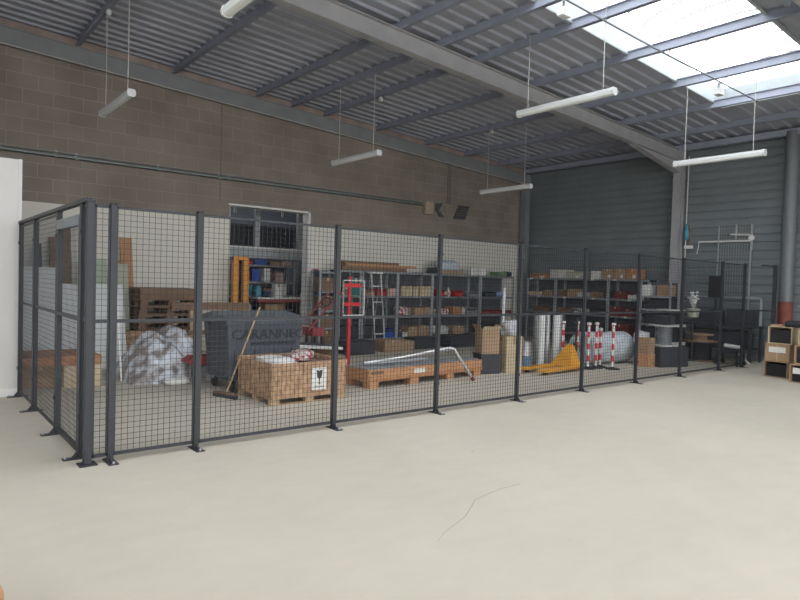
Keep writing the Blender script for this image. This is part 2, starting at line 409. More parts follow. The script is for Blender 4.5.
# hair crack in the floor
pts = [(1.38,-2.86),(1.5,-2.79),(1.65,-2.73),(1.81,-2.67),(1.97,-2.57),(2.12,-2.47),(2.33,-2.43),(2.5,-2.41),(2.7,-2.42)]
m = MB()
for i in range(len(pts)-1):
    (xa,ya),(xb,yb) = pts[i],pts[i+1]
    m.bar((xa,ya,.0004),(xb,yb,.0004),.007*(1-abs(i-4)/7),.001)
crk = m.build('floor_crack', mat('crack', (.3,.28,.26), .8)); crk['kind'] = 'structure'

# ------------------------------------------------------------------ fence
H = 2.2
post_proto = None
def fence_post(x, y, rz, label, w=.045, d=.045, group='posts of the mesh cage'):
    t = thing('fence_post', label, 'fence post', (x,y,0), rz, group)
    p = MB().box(-w/2,-d/2,.008,w/2,d/2,H); p.build('upright', 'fence', t)
    MB().box(-w/2-.003,-d/2-.003,H,w/2+.003,d/2+.003,H+.012).build('cap', 'black', t)
    b = MB().box(-.04,-.14,0,.04,.09,.008).build('base_plate', 'fence', t)
    g = MB().prism([(-d/2,.008),(-d/2-.05,.008),(-d/2,.07)], -.004,.004,'x'); g.build('gusset', 'fence', t)
    for yy in (-.12,): MB().lathe([(.012,.008),(.012,.02),(.006,.03)], (0,yy,0), 8).build('anchor_bolt', 'galv', b)
    for zz in (.35, H-.25):
        MB().box(-w/2-.004,-d/2-.008,zz,w/2+.004,-d/2,zz+.04).build('clamp', 'fence', t)
    return t
def fence_panel(p0, p1, label, name='mesh_fence_section', fr=.015, z0=.05, mid=1.21, cat='fence panel', group='mesh panels of the cage', z1=H-.01):
    a = Vector((p0[0],p0[1],0)); b = Vector((p1[0],p1[1],0)); L = (b-a).length
    t = thing(name, label, cat, a, math.atan2((b-a).y,(b-a).x), group)
    f = MB()
    f.box(0,-fr/2,z0,L,fr/2,z0+.03).box(0,-fr/2,z1-.02,L,fr/2,z1).box(0,-fr/2,z0,fr,fr/2,z1).box(L-fr,-fr/2,z0,L,fr/2,z1)
    f.build('frame', 'fence', t)
    MB().box(fr,-fr/2,mid-.015,L-fr,fr/2,mid+.015).build('mid_rail', 'fence', t)
    w = MB(); r = .0016
    n = max(1, round((L-2*fr)/.05)); 
    for i in range(1, n):
        x = fr+(L-2*fr)*i/n; w.box(x-r,-r,z0+.03,x+r,r,z1-.02)
    n = round((z1-z0)/.05)
    for i in range(1, n):
        z = z0+.03+(z1-z0-.05)*i/n; w.box(fr,-r*2.4,z-r,L-fr,-r*.6,z+r)
    w.build('wire_mesh', 'wire', t)
    return t
PX = [.18,.93,2.46,3.97,5.5,7.03,8.59,10.12,11.74,12.8]
PL = ['narrow mesh post next to the cage corner','mesh post in front of the shrink wrap heap','mesh post in front of the OSB crate end','mesh post in front of the long pallet of tubes',
      'mesh post in front of the open cartons','mesh post in front of the striped barrier posts','mesh post in front of the white film roll','mesh post in front of the cable reels','mesh post in front of the dark corner workbench','last mesh post, at the cladding end of the cage']
for x, l in zip(PX, PL): fence_post(x, 0, 0, 'dark grey '+l, w=.045)
XL = [0.03]+PX
QL = ['narrow panel right at the cage corner','panel in front of the leaning boards and pallets','panel in front of the waste container and OSB crate','panel in front of the red prop',
      'panel in front of the bent tube end','panel in front of the yellow pallet truck','panel in front of the barrier posts','panel in front of the small orange carton','panel in front of the grey reel drum','short last panel before the cladding']
for i in range(10):
    a = XL[i]+(.004 if i == 0 else .0235); b = XL[i+1]-.0235
    fence_panel((a,0),(b,0), 'dark grey wire mesh '+QL[i])
# corner post, side run with gate
t = thing('corner_post', 'thick dark grey corner post where the two cage sides meet', 'fence post', (0,0,0))
MB().box(-.03,-.03,.01,.03,.03,H+.01).build('upright', 'fence', t, bevel=.004)
MB().box(-.032,-.032,H+.01,.032,.032,H+.02).build('cap', 'fence', t)
MB().box(-.07,-.07,0,.07,.07,.01).build('base_plate', 'fence', t)
SY = [.24,1.25,2.53,3.56]
SLB = ['gate post beside the cage corner','gate post on the hinge side, halfway along the short cage side','post of the short cage side, second from the partition','post of the short cage side fixed to the partition']
for i, (y, l) in enumerate(zip(SY, SLB)): fence_post(0, y, -PI/2, 'dark grey '+l, w=.05 if i in (1,3) else .065, d=.05)
fence_panel((0,.05),(0,.2), 'slim filler mesh panel between corner post and gate post', group=None)
g = fence_panel((0,.28),(0,1.22), 'mesh gate leaf with wide top frame in the short cage side', 'cage_gate', fr=.045, cat='gate', group=None, z1=2.12)
MB().box(.0,-.03,2.03,.94,.03,2.12).build('top_frame', mat('gate_frame_lit', (.2,.22,.23), .5, .2), g)  # lighter grey puts the skylight falling on this frame into its colour
lb = MB().box(.1,-.05,1.0,.16,-.02,1.2).build('lock_box', 'black', g)
MB().tube([(.13,-.05,1.12),(.13,-.09,1.12),(.21,-.09,1.12)], .008, 8).build('handle', 'galv', lb)
fence_panel((0,1.28),(0,2.49), 'wire mesh panel of the short side between gate and partition bay')
fence_panel((0,2.57),(0,3.53), 'wire mesh panel of the short side touching the white partition')
tr = MB().box(-.03,.05,H+.013,.03,3.6,H+.045).build('top_track', 'fence'); tag(tr, 'dark steel rail running along the top of the short cage side', 'rail')
# loose frame leaning beyond the fence end
t = thing('open_gate_frame', 'dark open metal frame with two rails standing by the cladding', 'frame', (13.26,-.42,0), 0)
MB().box(-.035,-.03,.008,.035,.03,H).build('upright', 'fence', t)
MB().box(-.08,-.12,0,.08,.08,.008).build('base_plate', 'fence', t)
MB().bar((0,0,2.17),(-.52,.07,2.17),.03,.03).build('rail', 'fence', t)
MB().bar((0,0,1.23),(-.57,.08,1.23),.03,.03).build('rail', 'fence', t)

# ------------------------------------------------------------------ hanging lamps
def lamp(x, yc, z, L, label, proto=None):
    t = thing('pendant_batten_lamp', label, 'lamp', (x,yc,z), 0, 'tube lamps hung under the roof')
    h = L/2
    MB().prism([(-.06,.0),(.06,.0),(.045,.045),(-.045,.045)], -h+.03, h-.03, 'y').build('housing', 'lampwhite', t)
    MB().prism([(-.058,0),(-.05,-.04),(-.025,-.055),(.025,-.055),(.05,-.04),(.058,0)], -h+.03, h-.03, 'y').build('diffuser', 'diffuser', t, smooth=False)
    for s in (-1,1):
        y0, y1 = sorted((s*(h-.03), s*h))
        MB().prism([(-.064,.0),(-.048,.05),(.048,.05),(.064,0),(.055,-.045),(.027,-.06),(-.027,-.06),(-.055,-.045)], y0, y1, 'y').build('end_cap', 'lampwhite', t)
        zt = 6.07+SL*x-z
        MB().tube([(0,s*(h-.2),.045),(.008,s*(h-.2)+.01,zt*.4),(0,s*(h-.2),zt)], .006, 6).build('cable', 'offwhite', t)
    return t
lamp(1.4, 4.7, 4.24, 1.62, 'dull tube lamp hung before the block wall above the cable tray start')
lamp(5.93, 4.72, 4.07, 1.6, 'tube lamp hung in the middle of the block wall, above the doorway side')
lamp(10.08, 4.4, 3.9, 1.56, 'tube lamp hung near the block wall corner by the dark vent')
lamp(6.8, .36, 4.46, 1.8, 'bright tube lamp hanging at the edge of the skylight')
lamp(10.25, -.47, 4.0, 1.6, 'bright tube lamp hanging in front of the wall column')
lamp(1.4, -.2, 4.36, 1.6, 'tube lamp cut by the top of the picture above the cage corner')
# conduit under the skylight edge with junction boxes
o = MB().tube([(4.,-.3,5.6),(8.14,-.4,5.43),(11.5,-.62,5.24)], .014, 8).build('ceiling_conduit', 'pipe'); tag(o, 'thin grey conduit running below the skylight edge', 'conduit')
for x, y, l in ((6.0,-.2,'small white flood lamp box near the far end of the conduit'),(10.3,-.42,'small white flood lamp box over the lamp by the column')):
    t = thing('flood_lamp', l, 'lamp', (x,y,5.92+SL*x-.17))
    MB().box(-.09,-.07,-.06,.07,.05,.06).build('body', 'lampwhite', t, bevel=.01)
    MB().box(-.11,-.06,-.05,-.09,.04,.05).build('lens', 'diffuser', t)
    MB().box(-.02,-.02,.06,.02,.02,.17).build('bracket', 'galv', t)
for x, y, l in ((6.82,5.1,'small white roof clamp over the middle of the block wall'),(10.08,4.9,'small white roof clamp near the far wall corner'),(1.4,5.2,'small white roof clamp above the dull lamp')):
    zt = 5.92+SL*x
    o = MB().lathe([(.012,0),(.035,-.02),(.045,-.07),(.03,-.1),(.008,-.11)], (x,y,zt), 12).build('roof_clamp', 'lampwhite', smooth=True); tag(o, l, 'clamp')

# ------------------------------------------------------------------ on the block wall
t = thing('cable_tray', 'long grey green cable tray with conduits across the block wall', 'cable tray', (0,7.43,3.73))
MB().box(X0+.02,-.09,0,10.2,-.002,.01).box(X0+.02,-.09,0,10.2,-.084,.035).build('tray', 'tray', t)
for i, (yy, zz, r) in enumerate(((-.03,.09,.011),(-.05,.03,.015),(-.03,.055,.01))):
    MB().tube([(X0+.02,yy,zz),(10.2,yy,zz-.01)], r, 8).build('conduit', 'tray' if i else 'pipe', t)
for x in (-2,-.5,1.05,1.39,2.9,4.19,4.42,6.3,8.2,9.7):
    MB().box(x,-.1,-.01,x+.04,.0,.0).box(x,-.012,-.01,x+.04,.0,.13).box(x,-.05,.1,x+.04,0,.115).build('bracket', 'galv', t)
o = MB().box(10.12,7.3,3.5,10.42,7.45,3.86).build('insulation_plug', 'foam', bevel=.03); tag(o, 'crumbly beige insulation stub where the cable tray ends', 'insulation')
t = thing('wall_vent', 'dark louvred vent on the block wall above the shelving corner', 'vent', (11.6,7.45,3.68), 0)
MB().prism([(-.28,-.2),(.16,-.2),(.32,.2),(-.1,.2)], -.05, 0, 'y').build('frame', 'vent', t)
for k in range(5): MB().bar((-.2+k*.04,-.06,-.14+k*.075),(.14+k*.04,-.06,-.14+k*.075),.02,.012).build('slat', 'black', t)
o = MB().prism([(-.12,.17),(.12,.2),(-.02,0),(.18,-.2),(.02,-.2),(-.14,0)], -.04, 0, 'y').build('wall_patch', 'vent', loc=(10.75,7.45,3.68)); tag(o, 'dark chevron shaped patch plate between insulation stub and vent', 'wall plate')
t = thing('extinguisher_sign', 'small red and white fire safety sign beside the doorway', 'sign', (6.72,7.44,1.76))
MB().box(-.09,-.008,-.1,.09,0,.12).build('board', 'white', t)
rf = MB().box(-.075,-.011,-.06,.075,-.008,.1).build('red_field', 'red', t)
g = MB().box(-.012,-.013,-.04,.022,-.011,.05).box(-.02,-.013,.055,.03,-.011,.065).box(-.055,-.013,-.04,-.035,-.011,.06); g.build('pictogram', 'white', rf)
MB().box(-.07,-.011,-.095,.07,-.008,-.075).build('arrow_strip', 'black', t)

# rainwater pipe on the cladding
t = thing('rainwater_pipe', 'fat grey wall pipe with a rusty red foot by the carton stack', 'pipe', (14.24,-.3,0))
MB().lathe([(.14,1.42),(.14,3.0)], n=20).lathe([(.14,3.0),(.14,5.2)], n=20).build('pipe', 'pipe', t, smooth=True)
MB().lathe([(.155,2.96),(.155,3.04)], n=20).build('collar', 'pipe', t, smooth=True)
MB().lathe([(.145,0),(.145,1.42)], n=20).build('red_foot', 'rust', t, smooth=True)

# ------------------------------------------------------------------ generic goods
def carton(x0,y0,z0,x1,y1,z1, m, label, name='carton', cat='box', tape=True, group=None, rz=0):
    cx, cy = (x0+x1)/2, (y0+y1)/2; w, d, h = (x1-x0)/2, (y1-y0)/2, z1-z0
    t = thing(name, label, cat, (cx,cy,z0), rz, group)
    MB().box(-w,-d,0,w,d,h).build('body', m, t, bevel=min(.006,h*.1))
    if tape:
        tw = min(.03, w*.3)
        MB().box(-tw,-d-.0015,h*.78,tw,-d,h).box(-tw,-d-.0015,h,tw,d+.0015,h+.0015).build('tape', 'dark' if m in ('dark','black') else 'beige' if m != 'beige' else 'kraft', t)
    return t
def tray_bin(x0,y0,z0,x1,y1,z1, m, label, front='y', cat='bin', group=None, fill=None):
    # open-fronted stacking bin
    t = thing('storage_bin', label, cat, ((x0+x1)/2,(y0+y1)/2,z0), 0, group)
    w, d, h = (x1-x0)/2,(y1-y0)/2,z1-z0; e = .012
    b = MB().box(-w,-d,0,w,d,e).box(-w,d-e,0,w,d,h).box(-w,-d,0,-w+e,d,h).box(w-e,-d,0,w,d,h).box(-w,-d,0,w,-d+e,h*(.6 if front=='y' else 1))
    b.build('shell', m, t)
    if fill: MB().box(-w+e,-d+e,e,w-e,d-e,h*.75).build('contents', fill, t)
    return t
def bottle(x,y,z,h,r,m,label,group):
    o = MB().lathe([(r,0),(r,h*.68),(r*.45,h*.82),(r*.4,h*.9),(r*.48,h*.9),(r*.48,h)], n=12).build('plastic_bottle', m, loc=(x,y,z), smooth=True)
    return tag(o, label, 'bottle', group)
def bag(x0,y0,z0,x1,y1,z1,m,label,name='plastic_bag',cat='bag'):
    bm = bmesh.new(); bmesh.ops.create_icosphere(bm, subdivisions=3, radius=1)
    w,d,h = (x1-x0)/2,(y1-y0)/2,(z1-z0); s = random.random()*50
    for v in bm.verts:
        n = noise.noise(v.co*2.3+Vector((s,s,0)))*.16
        c = v.co; e = .55
        c = Vector([math.copysign(abs(q)**e, q) for q in c])*(1/1.0)
        v.co = Vector((c.x*w*(.93+n), c.y*d*(.93+n), max(0, (c.z*.5+.5)*h*(.95+n) if c.z > -.85 else 0)))
    me = bpy.data.meshes.new(name); bm.to_mesh(me); bm.free(); me.materials.append(M[m])
    for p in me.polygons: p.use_smooth = True
    o = bpy.data.objects.new(name, me); C.objects.link(o); o.location = ((x0+x1)/2,(y0+y1)/2,z0)
    return tag(o, label, cat)

# ------------------------------------------------------------------ shelving
def shelving(W, levels, label, loc, rz, depth=.5, top=1.85, board='shelf', group=None, tags=()):
    t = thing('shelving_unit', label, 'shelving', loc, rz, group)
    for x in (0, W-.04):
        for y in (0, depth-.04):
            MB().box(x,y,0,x+.04,y+.04,top).build('post', 'shelfp', t)
    for z in levels:
        MB().box(.002,.0,z-.05,W-.002,depth,z-.046).box(.04,-.004,z-.05,W-.04,.0,z).box(.002,.0,z-.006,W-.002,depth,z).build('shelf_board', board, t)
    MB().box(.02,depth-.006,.1,W-.02,depth-.002,top).build('dark_backing', 'shelfdark', t)  # dark sheet added behind the shelves for the dim depth of the bays
    for x, z in tags: MB().box(x,-.008,z-.045,x+.1,-.004,z-.005).build('price_tag', 'paper', t)
    return t
LV = [.2,.74,1.25,1.85]
YB = 6.6
bw = [(6.88,7.52,'behind the red prop'),(7.55,8.65,'with the blue bin'),(8.65,9.84,'holding the beige cartons'),(9.84,11.66,'wide one holding the red bins'),(11.68,13.1,'nearest the wall corner')]
for a, b, l in bw: shelving(b-a, LV, 'grey shelving bay at the block wall '+l, (a,YB,0), 0, group='shelving along the block wall')
LR = [.3,.86,1.32,1.85]; XB = 13.85
for a, b, l, tg in ((6.72,5.68,'in the far corner',[(.1,1.85),(.5,1.85),(.4,1.32)]),(5.68,3.93,'in the middle, behind the tall rolls',[(.3,1.32),(1.2,1.85),(1.25,1.32)]),(3.93,2.75,'next to the wall column',[(.15,1.85),(.6,1.32),(.5,.86),(.9,1.32)])):
    shelving(a-b, LR, 'grey steel shelving bay along the dark cladding '+l, (XB,a,0), -PI/2, group='shelving along the dark cladding', tags=tg)
# note: rz=-90deg puts local x along -Y and local y along +X
BW = [ # level, x0, x1, h, material, kind, label
 (3,6.98,8.95,.10,'brownwood','plank','long grey brown plank, lower one on top of the shelving'),
 (3,9.94,10.06,.17,'dark','carton','small dark box beside the bubble wrapped bundle'),
 (3,10.14,10.95,.10,'kraft','carton','flat tan carton under the bubble wrapped bundle'),
 (3,12.47,12.78,.13,'green','carton','green box on top of the shelving near the corner'),
 (3,12.84,13.09,.16,'navy','bag','navy blue bag on the shelving top at the wall corner'),
 (2,6.99,7.2,.2,'kraftd','carton','brown box behind the red prop mast'),
 (2,7.25,7.49,.42,'teal','carton','tall teal box behind the red prop frame'),
 (2,8.0,8.3,.16,'red','bin','red bin beside the pink carton'),
 (2,8.36,8.6,.18,'pink','carton','pinkish carton beside the single red bin'),
 (2,8.80,9.16,.25,'beige','carton','widest beige carton in the beige row'),
 (2,9.2,9.38,.24,'beige','carton','narrow beige carton in the middle of the beige row'),
 (2,9.43,9.80,.26,'beige','carton','beige carton at the far end of the beige row'),
 (2,10.0,10.3,.17,'red','bin','first red bin behind the white bottles'),
 (2,10.33,10.62,.15,'bagred','bag','red and white bag between the red bins'),
 (2,10.68,11.0,.16,'red','bin','last red bin before the coils of wire'),
 (2,11.14,11.6,.14,'galv','bin','grey metal bin of fittings beside the rack post'),
 (2,11.9,12.35,.14,'dark','bin','dark grey bin beside the lilac bag'),
 (2,12.42,12.85,.17,'lilac','bag','shiny lilac plastic bag on the corner bay'),
 (1,8.74,9.22,.24,'bagred','bag','big red and white printed bag under the beige cartons'),
 (1,9.26,9.55,.2,'kraft','carton','tan carton beside the printed red and white bag'),
 (1,9.57,9.8,.22,'kraft','carton','tan carton beside the rack post under the beige row'),
 (1,10.02,10.6,.2,'bagred','bag','red and white bag under the red bins'),
 (1,10.66,11.0,.22,'orange','carton','orange brown carton below the last red bin'),
 (1,11.74,12.2,.12,'darkred','bin','long dark red bin in the corner bay, first of three'),
 (1,12.22,12.62,.12,'darkred','bin','dark red bin in the corner bay, middle of three'),
 (1,12.64,13.05,.12,'darkred','bin','dark red bin in the corner bay, last of three'),
 (0,7.62,8.25,.3,'dark','carton','black box beside the blue bin'),
 (0,8.3,8.58,.22,'blue','bin','bright blue plastic bin on a lower shelf'),
 (0,8.72,8.86,.18,'navy','carton','small navy box beside the bright blue bin'),
 (0,8.9,9.04,.12,'white','carton','small white box beside the low brown cartons'),
 (0,9.07,9.38,.25,'kraft','carton','brown carton on the lower shelf, nearer the blue bin'),
 (0,9.42,9.78,.26,'kraft','carton','brown carton on the lower shelf, beside the rack post'),
 (0,10.0,10.6,.26,'offwhite','bag','off white sack on the lower shelf'),
 (0,10.68,11.1,.24,'kraft','carton','tan carton beside the off white sack'),
 (0,11.8,12.4,.3,'dark','carton','dark box on the lower shelf of the corner bay'),
 (1,6.94,7.2,.25,'dark','carton','dark box behind the red prop pole'),
 (1,7.7,8.3,.22,'dark','carton','dark box below the single red bin'),
 (0,6.94,7.45,.3,'dark','carton','wide dark box low behind the red prop'),
 (1,11.15,11.6,.2,'galv','bin','grey bin below the metal fittings bin'),
]
for lv, a, b, h, m, k, l in BW:
    z = LV[lv]; y0, y1 = YB+.03, YB+.4
    if k == 'carton': carton(a,y0,z,b,y1,z+h,m,l)
    elif k == 'bin': tray_bin(a,y0,z,b,y1,z+h,m,l,fill='darkred' if m in ('red','darkred') else 'dark')
    elif k == 'bag': bag(a,y0,z,b,y1,z+h,m,l)
    else:
        o = MB().box(a,y0+.02,z,b,y0+.3,z+h).build('plank', m); tag(o,l,'plank')
o = MB().box(7.1,YB+.06,1.95,9.3,YB+.32,2.02).build('plank', 'redwood'); tag(o, 'reddish plank lying uppermost on the shelving', 'plank')
o = MB().box(6.98,YB+.04,2.02,8.7,YB+.28,2.08).build('plank', 'brownwood'); tag(o, 'short brown plank stacked over the reddish plank', 'plank')
bag(10.16,YB+.05,1.95,10.95,YB+.42,2.24,'bubble','bundle in pale bubble wrap on top of the shelving','wrapped_bundle','bundle')
for k in range(5): bottle(11.42+k*.12,YB+.1,1.85,.23,.05,'white','white plastic bottle in the row of five on the shelving top','white bottles on the shelving top')
bottle(10.5,YB+.1,1.25,.24,.04,'white','white spray bottle standing among the red bins',None)
bottle(11.08,YB+.08,.74,.22,.04,'white','slim white bottle beside the orange brown carton on the shelving',None)
def bin_row(x0, x1, n, z, h, m, label, group, clad=False):
    w = (x1-x0)/n; first = None
    for k in range(n):
        if first is None:
            first = t = thing('parts_bin', label, 'bin', (0,0,z), 0, group)
            ww, d, e = w/2-.008, .13, .008
            MB().box(-ww,-d,0,ww,d,e).box(-ww,d-e,0,ww,d,h).box(-ww,-d,0,-ww+e,d,h).box(ww-e,-d,0,ww,d,h).box(-ww,-d,0,ww,-d+e,h*.6).build('shell', m, t)
            MB().box(-ww+e,-d+e,e,ww-e,d-e,h*.5).build('contents', 'kraftd', t)
        else: t = copy_tree(first)
        if clad: t.location = (13.85+.2, x1-w*(k+.5), z); t.rotation_euler.z = -PI/2
        else: t.location = (x0+w*(k+.5), YB+.2, z)
bin_row(7.6, 7.98, 3, 1.25, .13, 'kraft', 'small tan parts bin beside the single red bin on the block wall shelving', 'tan parts bins by the red bin')
bin_row(12.45, 13.04, 4, .2, .2, 'galv', 'grey parts bin on the lowest shelf at the wall corner', 'grey parts bins at the corner')
bin_row(4.58, 5.06, 4, .86, .13, 'offwhite', 'pale parts bin behind the tall rolls on the cladding shelving', 'pale parts bins on the cladding shelving', True)
# cartons on the floor below the shelving
carton(7.35,5.4,0,7.82,5.8,.27,'kraft','large brown carton on the floor before the shelving, nearer the ladder')
carton(7.85,5.42,0,8.25,5.8,.24,'kraft','brown carton on the floor next to the large one, away from the ladder')
carton(8.4,5.6,0,9.2,6.0,.28,'dark','low black box on the floor before the shelving')
carton(9.5,5.5,0,10.5,5.95,.3,'dark','wide black box on the floor before the wide bay')
carton(6.3,5.3,0,7.0,5.75,.3,'dark','black box on the floor behind the long crate end')

CR = [ # level, y0 (near corner) , y1, h, mat, kind, label
 (3,6.65,5.97,.13,'orange','carton','flat orange brown box on the cladding shelving top at the far corner'),
 (3,5.9,5.33,.25,'offwhite','carton','white carton on the cladding shelving top'),
 (3,5.29,4.78,.2,'cream','carton','cream carton beside the white carton on top'),
 (3,4.5,4.21,.22,'white','carton','small white carton right of the cream one on top'),
 (3,4.17,3.81,.27,'kraft','carton','tan carton on top, nearest the small white carton'),
 (3,3.78,3.45,.28,'kraft','carton','tan carton on top, middle of the tan row'),
 (3,3.42,3.08,.28,'orange','carton','orange brown carton at the column end of the top row'),
 (2,6.68,6.18,.12,'beige','carton','flat beige stack in the far corner bay'),
 (2,6.12,5.8,.17,'kraft','carton','tan carton next to the flat beige stack'),
 (2,5.62,5.32,.2,'brownwood','carton','brown wooden box in the middle bay, at its far post'),
 (2,5.28,4.98,.22,'kraft','carton','tan carton in the middle bay beside the brown wooden box'),
 (2,4.94,4.6,.14,'offwhite','bin','off white tray in the middle bay'),
 (2,4.48,4.1,.17,'kraftd','carton','dark brown carton in the middle bay'),
 (2,3.75,3.4,.2,'darkred','carton','dark red carton in the column side bay'),
 (2,3.35,3.1,.12,'white','carton','small white box beside the dark red carton'),
 (1,6.5,5.9,.14,'kraftd','bin','long brown bin in the far corner bay'),
 (1,5.6,5.1,.15,'kraftd','bin','long brown bin in the middle bay, behind the tall rolls'),
 (1,4.5,4.05,.14,'dark','bin','dark bin in the middle bay above the barrier posts'),
 (1,3.88,3.55,.25,'darkred','carton','tall dark red carton above the white film roll'),
 (1,3.5,3.2,.2,'darkred','carton','dark red carton beside the tall dark red one'),
 (0,4.7,4.1,.35,'dark','carton','black box low in the middle bay'),
 (0,3.85,3.3,.35,'darkred','carton','dark red box low in the column side bay'),
 (0,6.4,5.8,.3,'dark','carton','black box low in the far corner bay'),
]
for lv, ya, yb, h, m, k, l in CR:
    z = LR[lv]; x0, x1 = XB+.03, XB+.42
    t = thing('carton' if k == 'carton' else 'storage_bin', l, 'box' if k == 'carton' else 'bin', (XB+.22,(ya+yb)/2,z))
    w, d = .19, (ya-yb)/2
    if k == 'carton':
        MB().box(-w,-d,0,w,d,h).build('body', m, t, bevel=.006)
        MB().box(-w-.0015,-.02,h*.75,-w,.02,h).box(-w-.0015,-.02,h,w,.02,h+.0015).build('tape', 'dark' if m == 'dark' else 'beige', t)
        if lv == 3: MB().box(-w-.003,-d*.6,h*.1,-w-.0015,-d*.1,h*.45).build('paper_label', 'paper', t)
    else:
        e = .012
        MB().box(-w,-d,0,w,d,e).box(w-e,-d,0,w,d,h).box(-w,-d,0,w,-d+e,h).box(-w,d-e,0,w,d,h).box(-w,-d,0,-w+e,d,h*.65).build('shell', m, t)
        MB().box(-w+e,-d+e,e,w-e,d-e,h*.7).build('contents', 'kraftd', t)

# ------------------------------------------------------------------ left end of the cage: boards, panels, pallets
def leaning(name, x0, x1, ybase, ytop, z1, th, m, label, cat='board', z0=0, tilt=0):
    # a board standing on z0 at ybase, its head against ytop
    t = MB().hexa([(x0,ybase-th,z0),(x1,ybase-th,z0),(x1,ybase,z0),(x0,ybase,z0),(x0+tilt,ytop-th,z1),(x1+tilt,ytop-th,z1),(x1+tilt,ytop,z1),(x0+tilt,ytop,z1)])
    return tag(t.build(name, m), label, cat)
leaning('board', 2.2, 2.42, 6.95, 7.4, 2.32, .04, 'redwood', 'tall reddish brown board leaning by the pallet stack')
leaning('board', 2.1, 2.19, 6.95, 7.4, 1.86, .04, 'redwood', 'narrow brown batten leaning between cream panel and tall board')
leaning('board', 1.16, 1.31, 6.9, 7.38, 2.55, .04, 'brownwood', 'tallest brown board, seen through the cage gate')
leaning('board', .96, 1.1, 6.9, 7.38, 2.25, .04, 'brownwood', 'brown board leaning just short of the tallest one')
leaning('board', .72, .84, 6.9, 7.38, 2.12, .04, 'dark', 'dark narrow board leaning nearest the partition')
leaning('panel', 1.98, 2.2, 6.55, 6.85, 1.8, .03, 'cream', 'tall cream panel leaning left of the reddish board', 'panel')
leaning('panel', 1.66, 1.9, 6.8, 7.15, 1.88, .03, 'palegreen', 'pale green panel leaning behind the white sheets', 'panel')
leaning('panel', 1.5, 1.66, 6.8, 7.15, 1.8, .03, 'brownwood', 'brown panel strip leaning beside the pale green panel', 'panel')
leaning('panel', .5, 1.88, 5.6, 6.0, 1.42, .03, 'sheet', 'wide white sheet leaning behind the low cartons', 'panel')
leaning('panel', .28, .85, 5.45, 5.85, 1.68, .03, 'sheet', 'taller white sheet leaning beside the partition', 'panel')
o = MB().tube([(1.38,4.1,.012),(1.40,4.3,.5),(1.46,4.72,1.35)], .014, 8).build('white_pole', 'white'); tag(o, 'thin white pole propped beside the shrink wrap heap', 'pole')
# low pallet with cartons and orange board
def make_pallet(loc, rz, label, group=None, L=1.2, W=.8):
    t = thing('pallet', label, 'pallet', loc, rz, group)
    for i in range(5):
        y = -W/2+.05+i*(W-.1)/4; MB().box(-L/2,y-.05,.122,L/2,y+.05,.144).build('deck_board', 'brownwood', t)
    for i in range(3):
        y = -W/2+.05+i*(W-.1)/2; MB().box(-L/2,y-.05,0,L/2,y+.05,.022).build('bottom_board', 'brownwood', t)
        for j in range(3):
            x = -L/2+.07+j*(L-.14)/2; MB().box(x-.07,y-.05,.022,x+.07,y+.05,.1).build('block', 'brownwood', t)
    for j in range(3):
        x = -L/2+.07+j*(L-.14)/2; MB().box(x-.05,-W/2,.1,x+.05,W/2,.122).build('cross_board', 'brownwood', t)
    return t
carton(.08,4.11,0,.55,4.88,.31,'kraft','tan carton under the orange slab next to the partition')
carton(.57,3.9,0,1.05,4.7,.31,'beige','light tan carton under the orange slab, away from the partition')
o = MB().box(.06,3.95,.312,1.07,4.85,.44).build('orange_slab', 'orange', bevel=.01); tag(o, 'orange brown slab lying on the low cartons', 'slab')
# pallet stack with a cardboard tray on top
P1 = make_pallet((2.83,6.62,0), 0, 'lowest brown pallet in the stack behind the shrink wrap heap', 'stacked brown pallets', L=1.15)
for k in range(1,8):
    c = copy_tree(P1); c.location = (2.83+random.uniform(-.02,.02), 6.62, .144*k)
    c['label'] = 'brown pallet inside the stack behind the shrink wrap heap'
P1['label'] = 'brown pallet inside the stack behind the shrink wrap heap'
carton(2.27,6.25,1.153,3.36,6.98,1.36,'kraftd','wide brown cardboard tray lying on the pallet stack',tape=False)
# offcuts
for k in range(7):
    o = MB().box(-.22,-.14,0,.22,.14,.085).build('wood_offcut', 'osb', loc=(2.12+random.uniform(-.04,.04),5.85+random.uniform(-.03,.03),k*.086), rz=random.uniform(-.2,.2)); tag(o, 'rough light brown offcut in the pile left of the shrink wrap heap', 'offcut', 'pile of wood offcuts')
# long beam + upright frame behind the container
t = thing('wooden_trestle', 'wooden trestle with a long brown beam behind the waste container', 'trestle', (3.0,5.4,0))
MB().box(-.45,-.06,1.0,1.0,.06,1.13).build('beam', 'brownwood', t)
for x in (-.12,.05,.8): MB().box(x,-.04,0,x+.05,.04,1.0).build('leg', 'wood', t)
MB().box(-.2,-.05,.55,.95,-.03,.63).build('rail', 'brownwood', t)
# heap of shrink wrap
def heap(x0,x1,y0,y1,h,name,m,label,seed=3,n=46):
    mb = MB()
    for j in range(n+1):
        for i in range(n+1):
            u, v = i/n, j/n; x = x0+(x1-x0)*u; y = y0+(y1-y0)*v
            e = math.sin(PI*u)**.55*math.sin(PI*v)**.5
            q = Vector((x*1.6+seed,y*1.6,seed))
            lump = .66+.42*noise.noise(q*1.1)+.3*(u-.4)
            cr = .13*noise.ridged_multi_fractal(Vector((q.x*2.2+q.y*.9,q.y*1.1,seed)), .9, 2.1, 4, 1., 2.)-.12
            z = max(0, e*(lump+cr)*h)
            mb.v.append((x+.05*noise.noise(q*4), y+.05*noise.noise(q*4+Vector((9,0,0))), z if e > 0.02 else 0))
    for j in range(n):
        for i in range(n):
            a = j*(n+1)+i; mb.f.append((a,a+1,a+n+2,a+n+1))
    k = len(mb.v)
    return tag(mb.build(name, m, smooth=True), label, 'plastic film')
heap(1.42,2.8,3.7,5.1,.95,'shrink_wrap_heap','clear','crumpled heap of clear shrink wrap on the floor')
